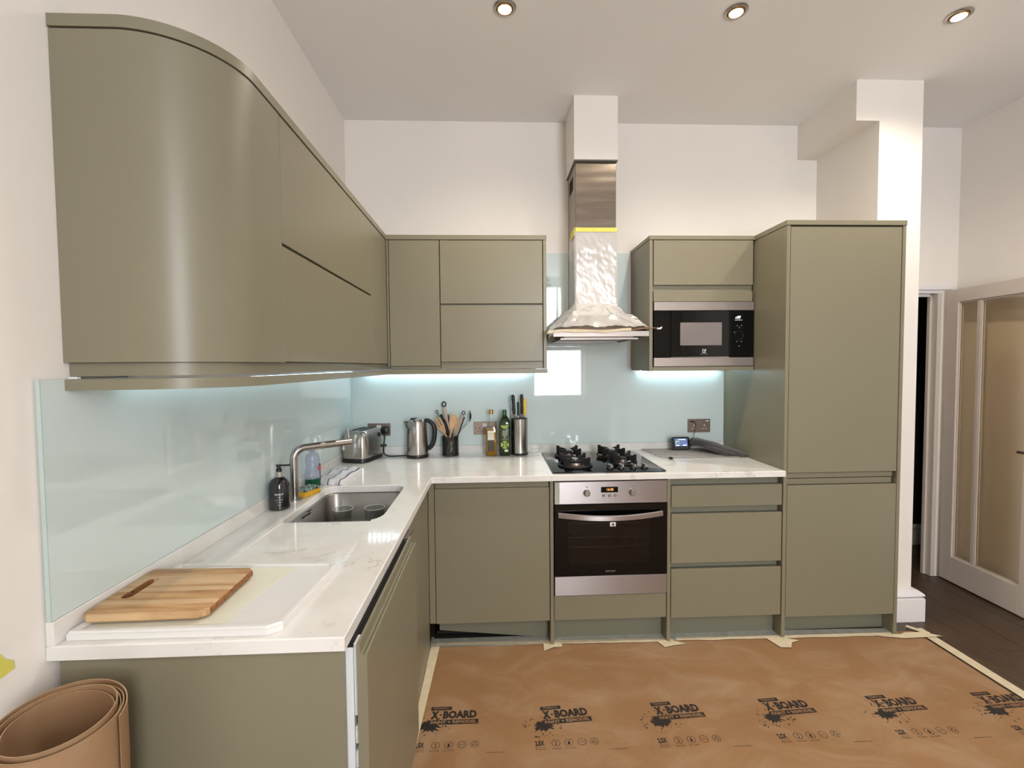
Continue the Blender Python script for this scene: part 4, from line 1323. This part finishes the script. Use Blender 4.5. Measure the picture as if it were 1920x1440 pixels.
# knife block
nx, ny = 1.0705, -.085
kb_ = thing('knife_block', (nx, ny, Z), 'round brushed steel knife holder beside the green bottle', 'knife block')
build('body', MB().lathe([(.0525, Z + .012), (.0525, Z + .224)], (nx, ny), 36), 'steelv', kb_)
build('base', MB().lathe([(.052, Z), (.055, Z + .003), (.055, Z + .011), (.0525, Z + .0125)], (nx, ny), 36), 'black', kb_)
build('bristle_top', MB().lathe([(.0515, Z + .224), (.0515, Z + .2285), (.049, Z + .2285)], (nx, ny), 36), 'black', kb_)
G_K = 'knives in the steel holder'
zt = Z + .229
def knife(dx, dy, h, mat, w, lab, lean=0.0, t=.016):
    k = thing('kitchen_knife', (nx + dx, ny + dy, zt), lab, 'knife', G_K)
    p0 = Vector((nx + dx, ny + dy, zt + .0005)); p1 = p0 + Vector((lean, 0, h))
    dd_ = p1 - p0
    build('bolster', MB().tube([p0, p0 + dd_ * .16], w * .42, 8), 'chrome', k)
    lo_ = []
    for q, s_ in ((.15, .85), (.3, 1), (.55, .85), (.8, 1.05), (.95, .95), (1.0, .5)):
        c = p0 + dd_ * q
        lo_.append([(c.x + w * s_ / 2 * cos(a), c.y + t * s_ / 2 * sin(a), c.z) for a in [2 * pi * j / 10 for j in range(10)]])
    build('handle', MB().loops(lo_), mat, k, ang=50)
knife(-.032, .006, .145, 'black', .020, 'black handled kitchen knife with steel strip, leftmost in the holder', -.006)
knife(-.008, -.016, .102, 'black', .014, 'short black handled knife in the middle of the holder')
knife(.017, .008, .148, 'black', .020, 'tall black handled knife beside the yellow one')
knife(.036, -.006, .122, 'knifeyellow', .022, 'yellow handled knife at right of the holder')
k = thing('kitchen_scissors', (nx - .045, ny + .02, zt), 'clear handled kitchen scissors at the back left of the knife holder', 'scissors')
scp = [(nx - .044 + .012 * cos(q), ny + .022, zt + .095 + .045 * sin(q)) for q in [2 * pi * j / 24 for j in range(24)]]
build('handle_loop', MB().tube(scp, .004, 8, closed=True), 'clearplastic', k)
build('blade', blade((nx - .042, ny + .022, zt + .0005), (nx - .044, ny + .022, zt + .052), .010, .008, .003), 'chrome', k)
# ---------------------------------------------------------------- hob
hb_ = thing('gas_hob', (1.51, -.36, ZW), 'black glass gas hob with cast iron pan supports', 'hob')
gz = ZW + .0065
HX0, HX1, HY0, HY1 = 1.2095, 1.8035, -.634, -.082
build('glass_top', MB().loops([[(x, y, z) for x, y in rrect(HX0 + i, HX1 - i, HY0 + i, HY1 - i, .012, 4)] for i, z in ((.003, ZW + .0003), (0, ZW + .002), (0, gz - .001), (.002, gz))]), 'blackgloss', hb_)
def burner(x, y, r, big=False):
    b = build('burner', MB().lathe([(r * 1.0, gz), (r * 1.0, gz + .006), (r * .82, gz + .010), (r * .78, gz + .022), (r * .5, gz + .024)], (x, y), 32), 'steeld', hb_)
    build('burner_cap', MB().lathe([(r * .74, gz + .0245), (r * .76, gz + .029), (r * .6, gz + .033), (r * .1, gz + .034)], (x, y), 32), 'blackmatt', b)
    if big:
        rr = [(x + r * 1.42 * cos(2 * pi * k / 36), y + r * 1.42 * sin(2 * pi * k / 36), gz + .008) for k in range(36)]
        build('trim_ring', MB().tube(rr, .0075, 8, closed=True), 'blackmatt', b)
        build('inner_crown', MB().lathe([(r * .34, gz + .034), (r * .34, gz + .041), (r * .1, gz + .043)], (x, y), 24), 'steel', b)
burner(1.352, -.475, .062, True)
burner(1.36, -.215, .034)
burner(1.62, -.215, .046)
burner(1.63, -.42, .034)
def pan_support(centres):
    for n_, (cx, cy, L, n) in enumerate(centres):
        ringp = [(cx + L * .92 * cos(2 * pi * k / 32), cy + L * .92 * sin(2 * pi * k / 32), gz + .0055) for k in range(32)]
        ps = build('pan_support', MB().tube(ringp, .005, 6, closed=True), 'blackmatt', hb_)
        for k in range(n):
            a = k * 2 * pi / n + pi / 4
            fin = MB().prism([(L * .30, gz + .040), (L * .60, gz + .036), (L * .68, gz + .001), (L * .98, gz + .001), (L, gz + .056), (L * .86, gz + .056), (L * .80, gz + .049), (L * .30, gz + .046)], -.006, .006, 'y')
            build('prong', fin.xf(Matrix.Translation((cx, cy, 0)) @ Matrix.Rotation(a, 4, 'Z')), 'blackmatt', ps, smooth=False)
pan_support(((1.352, -.475, .098, 4), (1.36, -.215, .088, 4), (1.62, -.215, .092, 4), (1.63, -.42, .086, 4)))
for x in (1.520, 1.580, 1.645, 1.705):
    kk = build('knob', MB().lathe([(.020, gz), (.020, gz + .007), (.016, gz + .010), (.014, gz + .020), (.012, gz + .022)], (x, -.575), 24), 'black', hb_)
    kn = MB().box(-.0055, .0055, -.020, .018, gz + .010, gz + .027, b=.002).xf(Matrix.Translation((x, -.575, 0)) @ Matrix.Rotation(radians(18), 4, 'Z'))
    build('grip', kn, 'chrome', kk)
# ---------------------------------------------------------------- trivet rods, monitor, glove
tr = thing('roll_up_rack', (2.06, -.16, Z), 'steel rod roll-up drying mat lying right of the hob', 'drying rack')
for k in range(7):
    y = -.030 - k * .043
    x0 = 1.872 + .005 * k
    build('rod', MB().tube([(x0, y, Z + .006), (2.37, y - .014, Z + .006)], .0042, 8), 'steel', tr)
build('foot', MB().box(1.935, 1.955, -.335, -.318, Z, Z + .014, b=.003).join(B(1.94, 1.95, -.318, -.30, Z + .003, Z + .008)), 'black', tr)
mo = thing('energy_monitor', (2.105, -.10, Z + .0105), 'small black smart meter display with colour screen', 'monitor')
MM = Matrix.Translation((2.1035, -.092, Z + .0103)) @ Matrix.Rotation(radians(3), 4, 'Z') @ Matrix.Rotation(radians(-14), 4, 'X')
def mring(y, s):
    return [Vector((x * s, y, .04 + (z - .04) * s)) for x, z in rrect(-.0585, .0585, .0, .082, .012, 4)]
build('case', MB().loops([mring(-.010, .97), mring(-.008, 1), mring(.010, 1), mring(.016, .93)]).xf(MM), 'black', mo)
build('stand', MB().box(-.03, .03, .012, .045, .0085, .014).xf(MM), 'black', mo)
def mfl(x0, x1, z0, z1, d):
    return MB().box(x0, x1, -.0105 - d, -.0102 - d, z0, z1).xf(MM)
scn = build('screen', mfl(-.042, .042, .022, .072, 0), 'lcd', mo)
ga = MB()
for q0, q1 in ((.6, 3.6),):
    pts = arc(-.024, .044, .0125, q0, q1, 14) + arc(-.024, .044, .009, q1, q0, 14)
    ga.prism(pts, -.0112, -.0106, 'y')
build('green_gauge', ga.xf(MM), 'greenlit', scn)
pts = arc(-.024, .044, .0125, -.7, .5, 8) + arc(-.024, .044, .009, .5, -.7, 8)
build('red_gauge', MB().prism(pts, -.0112, -.0106, 'y').xf(MM), 'redlit', scn)
build('readout', mfl(-.036, -.014, .026, .031, .0004).join(mfl(.010, .034, .026, .031, .0004)).join(mfl(-.020, .030, .063, .066, .0004)), 'whitelit', scn)
for k in range(5):
    build('button', MB().lathe([(.003, 0), (.003, .0012)], (0, 0), 10).xf(MM @ Matrix.Translation((-.034 + .017 * k, -.010, .012)) @ Matrix.Rotation(radians(90), 4, 'X')), 'greyprint', mo)
ch = thing('charger_cable', (2.2, -.03, .95), 'thin black charger lead hanging from the right socket', 'cable')
build('usb_plug', MB().box(2.190, 2.216, -.0265, -.0192, 1.079, 1.087, b=.002), 'black', ch)
build('lead', MB().tube(cr([(2.214, -.025, 1.083), (2.224, -.030, 1.072), (2.226, -.030, 1.04), (2.218, -.028, 1.01), (2.214, -.028, .99), (2.222, -.030, .965), (2.226, -.038, .945), (2.205, -.045, .925), (2.17, -.068, .9165), (2.145, -.074, .9165)]), .0016, 6), 'black', ch)
# oven glove
gv = MB()
path = [(2.178, -.078, .958), (2.205, -.10, .962), (2.26, -.15, .952), (2.31, -.20, .938), (2.35, -.245, .925), (2.385, -.285, .915), (2.402, -.31, .908)]
P = cr(path, 8)
n = len(P)
lps = []
for i, p in enumerate(P):
    t = i / (n - 1)
    dir_ = (P[min(n - 1, i + 1)] - P[max(0, i - 1)]).normalized()
    s = Vector((dir_.y, -dir_.x, 0)).normalized()
    w = .052 * (min(1, (t + .02) * 9) ** .5) * (1.0 + .18 * sin(t * 5.0)) * (1 - .35 * t) * (1 if t < .95 else .75)
    hgt = .026 * (1 - .40 * t) * (min(1, (t + .03) * 8) ** .5)
    L = []
    for k in range(22):
        a = 2 * pi * k / 22
        rr = 1 + .10 * noise.noise(Vector((p.x * 26 + cos(a) * 1.4, p.y * 26, sin(a) * 1.4)))
        q = p + s * w * cos(a) * rr + Vector((0, 0, 1)) * hgt * sin(a) * rr
        q.z = max(q.z, Z + .0112)
        if q.x > 2.4165: q.x = 2.4165
        if q.y > -.022: q.y = -.022
        L.append(q)
    lps.append(L)
gv.loops(lps)
og = thing('oven_glove', (2.29, -.18, Z), 'dark grey quilted oven glove slumped on the drying mat', 'oven glove')
build('mitt', gv, 'glove', og, ang=80)
th = MB()
P = cr([(2.225, -.145, .952), (2.255, -.205, .935), (2.305, -.255, .922), (2.35, -.29, .914)], 6)
lps = []
for i, p in enumerate(P):
    t = i / (len(P) - 1)
    r_ = .024 * (1 - .35 * t) * (1 if t < .9 else .6)
    lps.append([Vector((p.x + r_ * .9 * cos(a), p.y + r_ * .9 * cos(a), max(Z + .0108, p.z + r_ * .75 * sin(a)))) for a in [2 * pi * k / 14 for k in range(14)]])
build('thumb', th.loops(lps), 'glove', og, ang=80)
cu = MB()
P0 = Vector((2.180, -.078, .958))
cuf = [P0 + Vector((.030 * cos(a), .030 * cos(a) * 1.1, .022 * sin(a))) for a in [2 * pi * k / 18 for k in range(18)]]
for q in cuf:
    if q.y > -.026: q.y = -.026
build('cuff_binding', cu.tube(cuf, .004, 6, closed=True), 'black', og)
# ---------------------------------------------------------------- tumblers in the sink
def tumbler(x, y, label):
    t = thing('tumbler', (x, y, .7062), label, 'glass', 'tumblers in the sink')
    z = .7095
    build('glass', MB().lathe([(.036, z), (.039, z + .002), (.0445, z + .108), (.043, z + .1085), (.038, z + .012), (.002, z + .010)], (x, y), 32), 'clear', t, ang=50, fixn=False)
    ri = [(x + .0438 * cos(2 * pi * k / 32), y + .0438 * sin(2 * pi * k / 32), z + .1085) for k in range(32)]
    build('rim', MB().tube(ri, .0008, 6, closed=True), 'whiteprint', t)
tumbler(.222, -.875, 'clear glass tumbler standing left in the sink')
tumbler(.362, -.868, 'clear glass tumbler standing right in the sink')
# ---------------------------------------------------------------- chopping boards
pb = thing('plastic_chopping_board', (.25, -1.85, Z), 'large white plastic chopping board lying under the wooden one', 'chopping board')
PBM = Matrix.Identity(4)
pbp = [(.024, -2.012), (.430, -2.016), (.455, -1.998), (.474, -1.705), (.466, -1.698), (.034, -1.684)]
build('slab', MB().loops([[(x, y, z) for x, y in pbp] for z in (Z, Z + .013)]), 'polyboard', pb, label=None)
def ins(pts, d):
    c = Vector((sum(p[0] for p in pts) / len(pts), sum(p[1] for p in pts) / len(pts)))
    return [tuple(Vector(p) + (c - Vector(p)).normalized() * d) for p in pts]
build('rim', MB().loops([[(x, y, Z + .0131) for x, y in ins(pbp, .002)], [(x, y, Z + .0185) for x, y in ins(pbp, .004)], [(x, y, Z + .0185) for x, y in ins(pbp, .018)], [(x, y, Z + .0133) for x, y in ins(pbp, .020)]], cap0=False, cap1=False), 'polyboard', pb)
build('well', MB().prism([(.050, -1.990), (.330, -1.992), (.362, -1.715), (.058, -1.705)], Z + .0131, Z + .0140, 'z'), 'polywell', pb, label='cream worn cutting area')
wbp = []
wb_pts = [(.0405, -1.984), (.268, -1.980), (.285, -1.966), (.281, -1.778), (.270, -1.766), (.028, -1.757), (.020, -1.765), (.026, -1.975)]
zb0, zb1 = Z + .0188, Z + .0385
def wood_board():
    bm = bmesh.new()
    hl = [(.0655 + .0125 * cos(a), (-1.826 if sin(a) >= 0 else -1.905) + .011 * sin(a)) for a in [2 * pi * (k + .5) / 16 for k in range(16)]]
    def ring(z, pts, d=0.0):
        return [bm.verts.new((x, y, z)) for x, y in (ins(pts, d) if d else pts)]
    def strip(a, b):
        for i in range(len(a)):
            bm.faces.new((a[i], a[(i + 1) % len(a)], b[(i + 1) % len(a)], b[i]))
    o = [ring(zb0, wb_pts, .004), ring(zb0 + .004, wb_pts), ring(zb1 - .005, wb_pts), ring(zb1 - .0015, wb_pts, .0015), ring(zb1, wb_pts, .005)]
    for a, b in zip(o, o[1:]):
        strip(a, b)
    h0_, h1_ = ring(zb0, hl), ring(zb1, hl)
    strip(h0_, h1_)
    def fill(*rs):
        es = []
        for r in rs:
            for i in range(len(r)):
                e = bm.edges.get((r[i], r[(i + 1) % len(r)]))
                es.append(e or bm.edges.new((r[i], r[(i + 1) % len(r)])))
        bmesh.ops.triangle_fill(bm, use_beauty=True, use_dissolve=False, edges=es)
    fill(o[0], h0_); fill(o[-1], h1_)
    return MB().bm(bm)
wcb = thing('wooden_chopping_board', (.15, -1.87, Z + .0188), 'wooden chopping board with handle slot lying on white board', 'chopping board')
build('slab', wood_board(), 'board', wcb, ang=30)
hl_ = lambda r_: [(.0655 + r_ * cos(a), (-1.826 if sin(a) >= 0 else -1.905) + r_ * sin(a)) for a in [2 * pi * (k + .5) / 16 for k in range(16)]]
build('slot_lining', MB().loops([[(x, y, zb0) for x, y in hl_(.0122)], [(x, y, zb1 - .001) for x, y in hl_(.0122)], [(x, y, zb1 - .001) for x, y in hl_(.0112)], [(x, y, zb0) for x, y in hl_(.0112)]], cap0=False, cap1=False), 'bark', wcb, label='dark inside of the handle slot')
be = []
for k in range(25):
    q = k / 24
    x = .2835 - .004 * q; y = -1.964 + .184 * q
    w_ = .0022 + .0030 * abs(noise.noise(Vector((y * 60, 1, 2)))); hz = .0085 + .003 * noise.noise(Vector((y * 45, 4, 2)))
    c = (zb0 + zb1) / 2
    be.append([(x - .004, y, c - hz), (x + w_, y, c - hz * .7), (x + w_ * 1.3, y, c), (x + w_, y, c + hz * .75), (x - .004, y, c + hz * 1.02)])
build('bark_edge', MB().loops(be), 'bark', wcb, label='rough dark live edge at the right')

# ================================================================== FLOOR PROTECTION
FB = thing('floor_protection_board', (1.85, -1.9, .0005), 'brown printed protective board covering the kitchen floor', 'floor board')
zf1 = .0036
build('sheet', MB().prism([(.575, -3.3), (3.155, -3.3), (3.165, -1.2), (3.17, -.62), (.60, -.60), (.575, -1.2)], .0006, zf1, 'z'), 'kraft', FB)
def at(x, y, rot=0, z=zf1 + .0004):
    return Matrix.Translation((x, y, z)) @ Matrix.Rotation(radians(rot), 4, 'Z')
rnd = random.Random(3)
def splat(mb, m, R=.040):
    pts = []
    N = 44
    for k in range(N):
        a = 2 * pi * k / N
        r = R * (.42 + .30 * rnd.random() + (.35 * rnd.random() if k % 3 == 0 else 0))
        pts.append(Vector((r * cos(a) * 1.15, r * sin(a) * .8, 0)))
    mb.add([m @ Vector((0, 0, 0))] + [m @ p for p in pts], [(0, 1 + k, 1 + (k + 1) % N) for k in range(N)])
    for k in range(34):
        a = 2 * pi * rnd.random()
        r = R * (.85 + .55 * rnd.random())
        s = R * (.02 + .05 * rnd.random())
        c = Vector((r * cos(a) * 1.15, r * sin(a) * .8, 0))
        L = R * .14 * rnd.random()
        dv = Vector((cos(a), sin(a), 0)); sv = Vector((-sin(a), cos(a), 0))
        mb.add([m @ (c + sv * s), m @ (c + dv * (s + L)), m @ (c - sv * s), m @ (c - dv * s)], [(3, 2, 1, 0)])
def rect(mb, m, x0, x1, y0, y1):
    mb.add([m @ Vector((x0, y0, 0)), m @ Vector((x1, y0, 0)), m @ Vector((x1, y1, 0)), m @ Vector((x0, y1, 0))], [(0, 1, 2, 3)])
def annulus(mb, m, cx, cy, r0, r1, n=24):
    vs = [m @ Vector((cx + r * cos(2 * pi * k / n), cy + r * sin(2 * pi * k / n), 0)) for r in (r0, r1) for k in range(n)]
    mb.add(vs, [(k, n + k, n + (k + 1) % n, (k + 1) % n) for k in range(n)])
cache = {}
def local_text(txt, w, h, bold=0.0):
    key = (txt, w, h, bold)
    if key not in cache:
        cache[key] = text_mb(txt, Matrix.Identity(4), w=w, h=h, bold=bold)
    return cache[key]
def put(mb, src, m, x, y):
    mb.add([m @ Vector((v.x + x, v.y + y, 0)) for v in src.v], src.f)
def logo(x, y, rot):
    ink = MB(); m = at(x, y, rot)
    rect(ink, m, -.004, .083, .048, .068)
    put(ink, local_text('X', .032, .044, .07), m, 0, 0)
    annulus(ink, m, .040, .022, .0001, .0048, 10)
    put(ink, local_text('BOARD', .140, .044, .055), m, .050, 0)
    rect(ink, m, -.004, .198, -.031, -.006)
    splat(ink, at(x, y, rot, zf1 + .0002) @ Matrix.Translation((-.002, -.036, 0)), .054)
    mk = build('printed_logo', ink, 'ink', FB, smooth=False, fixn=False)
    pale = MB(); m2 = at(x, y, rot, zf1 + .0008)
    put(pale, local_text('PAINT + REMODEL', .186, .016, .03), m2, .004, -.0265)
    put(pale, local_text('TRIMACO', .064, .010, .01), m2, .006, .0535)
    build('reversed_lettering', pale, 'kraft', mk, smooth=False, fixn=False)
def icons(x, y, rot):
    ink = MB(); m = at(x, y, rot)
    put(ink, local_text('2.5X', .036, .024, .05), m, 0, 0)
    put(ink, local_text('HEAVY DUTY', .038, .0055), m, 0, -.011)
    put(ink, local_text('PROTECTION', .040, .0055), m, -.002, -.020)
    for k in range(4):
        annulus(ink, m, .080 + .0505 * k, .009, .0148, .0166)
    # arrow pair, drop, recycling loop
    put(ink, local_text('2', .008, .018, .02), m, .076, 0)
    ink.add([m @ Vector((.1305 + a, .009 + b, 0)) for a, b in ((-.005, -.009), (.005, -.009), (.004, .002), (0, .010), (-.004, .002))], [(0, 1, 2, 3, 4)])
    put(ink, local_text('ECO', .018, .007), m, .172, .0055)
    for k in range(3):
        a = 2 * pi * k / 3
        mm = m @ Matrix.Translation((.2315, .009, 0)) @ Matrix.Rotation(a, 4, 'Z')
        ink.add([mm @ Vector(p) for p in ((-.004, .005, 0), (.005, .005, 0), (.008, .001, 0), (.0045, .009, 0), (-.003, .009, 0))], [(0, 1, 2, 3, 4)])
    put(ink, local_text('REUSABLE', .036, .0055), m, .062, -.019)
    put(ink, local_text('SPILL GUARD*', .042, .0055), m, .112, -.019)
    put(ink, local_text('WWW.TRIMACO.COM', .070, .0055), m, .275, -.036)
    build('printed_symbols', ink, 'ink', FB, smooth=False, fixn=False)
for x, y, r in ((.635, -1.1155, -.3), (1.1, -1.1385, 3.5), (1.573, -1.140, 3.0), (2.045, -1.142, 3.2), (2.518, -1.150, 3.0), (2.99, -1.155, 3.0)):
    logo(x, y, r)
for x, y, r in ((.592, -1.2575, -.4), (1.055, -1.272, .8), (1.53, -1.283, .6), (2.003, -1.287, .8), (2.48, -1.292, .8), (2.955, -1.296, .8)):
    icons(x, y, r)

# masking tape
def wavy(pts0, pts1, z, amp=.003, n=20, seed=1):
    """ribbon between two edge polylines given by their end points"""
    a0, a1 = Vector(pts0[0]), Vector(pts0[1]); b0, b1 = Vector(pts1[0]), Vector(pts1[1])
    def fn(u, v):
        p = (a0 + (a1 - a0) * u) * (1 - v) + (b0 + (b1 - b0) * u) * v
        e = noise.noise(Vector((u * 9 + seed * 7, v * 3, seed))) * amp
        return Vector((p.x + e * .3, p.y + e, z + .0012 * abs(noise.noise(Vector((u * 25, v * 4, seed + 3))))))
    return MB().grid(fn, n, 3)
def tape(label, p0, p1, z, mat='tape', amp=.003, seed=1, n=24):
    return build('masking_tape', wavy(p0, p1, z, amp, n, seed), mat, label=label, cat='tape', group='masking tape on the floor', ang=70, fixn=False)
zt2 = zf1 + .0012
bk = thing('dust_film_strip', (1.8, -.60, .002), 'dusty grey film strip along the kitchen plinths', 'film')
build('film', wavy(((.565, -.532), (3.06, -.588)), ((.565, -.625), (3.06, -.640)), zt2, .006, 60, 5), 'tapegrey', bk, fixn=False)
tape('cream masking tape strip along base cabinet and oven plinths', ((.60, -.588), (1.84, -.618)), ((.60, -.616), (1.84, -.648)), zt2 + .0018, amp=.005, seed=2, n=40)
tape('cream masking tape strip along drawer unit and tall cabinet plinths', ((1.86, -.612), (3.02, -.632)), ((1.86, -.640), (3.02, -.660)), zt2 + .0018, amp=.006, seed=4, n=40)
tape('cream masking tape strip on the floor along the left sink run', ((.572, -.60), (.572, -1.5)), ((.618, -.60), (.592, -1.5)), zt2 + .0022, amp=.002, seed=6)
rt = thing('masking_tape', (3.19, -1.2, .004), 'long ridged cream masking tape strip bordering the dark wooden floor', 'tape', 'masking tape on the floor')
for k in range(3):
    a = 3.150 + .0165 * k
    build('tape_band', wavy(((a + .035, -.60), (a + .018, -2.4)), ((a + .052, -.60), (a + .036, -2.4)), zt2 - .0006 + .0006 * k, .001, 20, 10 + k), 'tape', rt, fixn=False)
def patch(label, pts, z, seed):
    c = Vector((sum(p[0] for p in pts) / len(pts), sum(p[1] for p in pts) / len(pts), z + .0012))
    top = [Vector((x, y, z)) for x, y in pts]
    mb = MB().add([c] + top, [(0, 1 + k, 1 + (k + 1) % len(pts)) for k in range(len(pts))])
    return build('tape_patch', mb, 'tape', label=label, cat='tape', group='torn tape patches at the panel feet', fixn=False, ang=80)
zp = zt2 + .0042
patch('torn tape patch at the foot of the panel left of the oven', [(1.158, -.600), (1.190, -.605), (1.190, -.652), (1.214, -.652), (1.214, -.600), (1.252, -.592), (1.250, -.664), (1.205, -.664), (1.152, -.694)], zp, 1)
patch('torn tape patch at the foot of the panel right of the oven', [(1.745, -.628), (1.800, -.640), (1.802, -.653), (1.826, -.653), (1.845, -.645), (1.895, -.674), (1.83, -.682), (1.775, -.696)], zp, 2)
patch('torn tape patch at the left foot of the tall cabinet', [(2.335, -.650), (2.416, -.650), (2.416, -.655), (2.440, -.655), (2.497, -.678), (2.445, -.694), (2.415, -.735), (2.362, -.730)], zp, 3)
patch('torn tape patch at the right foot of the tall cabinet', [(2.90, -.650), (3.034, -.650), (3.056, -.655), (3.10, -.640), (3.20, -.640), (3.27, -.684), (3.06, -.690), (2.97, -.672)], zp, 4)
patch('short tape strip sticking out beside the pier skirting', [(3.150, -.590), (3.175, -.575), (3.235, -.650), (3.205, -.665)], zp + .001, 5)

# cardboard roll standing at the left
RC = Vector((.145, -2.165)); ra = radians(-54)
rl = thing('cardboard_roll', (RC.x, RC.y, 0), 'loose roll of brown floor board standing by the left wall', 'cardboard roll')
def ell(a, s):
    x, y = .110 * s * cos(a), .092 * s * sin(a)
    return Vector((RC.x + x * cos(ra) - y * sin(ra), RC.y + x * sin(ra) + y * cos(ra)))
N = 260
turns = 4.6
def rollpt(i, off):
    a = 1.1 + 2 * pi * turns * i / N
    s = 1.0 - .225 * (i / N) + off
    return ell(a, s)
vs, fs = [], []
for i in range(N + 1):
    for off in (0, -.022):
        p = rollpt(i, off)
        h = .845 + .010 * sin(i * .05) + .004 * (i / N)
        vs += [(p.x, p.y, .002), (p.x, p.y, h)]
for i in range(N):
    a, b = i * 4, (i + 1) * 4
    fs += [(a, b, b + 1, a + 1), (a + 2, a + 3, b + 3, b + 2), (a, a + 2, b + 2, b)]
fs += [(0, 1, 3, 2), (N * 4, N * 4 + 2, N * 4 + 3, N * 4 + 1)]
build('rolled_sheet', MB().add(vs, fs), 'kraftroll', rl, ang=40)
ev = []
for i in range(N + 1):
    ev += [tuple(vs[i * 4 + 1][:2]) + (vs[i * 4 + 1][2] + .0003,), tuple(vs[i * 4 + 3][:2]) + (vs[i * 4 + 3][2] + .0003,)]
build('cut_edge', MB().add(ev, [(i * 2, i * 2 + 2, i * 2 + 3, i * 2 + 1) for i in range(N)]), 'kraftedge', rl, label='pale cut edge of the board')
# yellow tape on the left wall
build('wall_tape', MB().prism([(-2.19, .962), (-2.125, .955), (-2.108, .925), (-2.094, .914), (-2.093, .898), (-2.125, .894), (-2.19, .888)], .0006, .0016, 'x'), 'yellow', label='torn yellow tape scrap stuck on the left wall', cat='tape')

# ================================================================== CEILING DOWNLIGHTS
G_DL = 'ceiling downlights'
for x, y, lab in ((.9745, -.935, 'round steel ceiling downlight, nearest the left wall'), (1.982, -.945, 'round steel ceiling downlight above the hob side'), (2.987, -.952, 'round steel ceiling downlight near the pier')):
    d_ = thing('downlight', (x, y, ZC - .004), lab, 'light', G_DL)
    zc_ = ZC
    build('bezel', MB().lathe([(.049, zc_ - .0004), (.0485, zc_ - .004), (.043, zc_ - .007), (.037, zc_ - .006), (.035, zc_ - .0025), (.0345, zc_ - .0004)], (x, y), 40, close=False), 'steelv', d_, ang=50)
    build('inner_ring', MB().lathe([(.0345, zc_ - .0006), (.033, zc_ - .008), (.0285, zc_ - .0105), (.0275, zc_ - .004)], (x, y), 36, close=False), 'gold', d_)
    build('lamp_face', MB().lathe([(.0262, zc_ - .003), (.0258, zc_ - .0115), (.020, zc_ - .0145), (.004, zc_ - .0155)], (x, y), 32), 'lamp', d_)
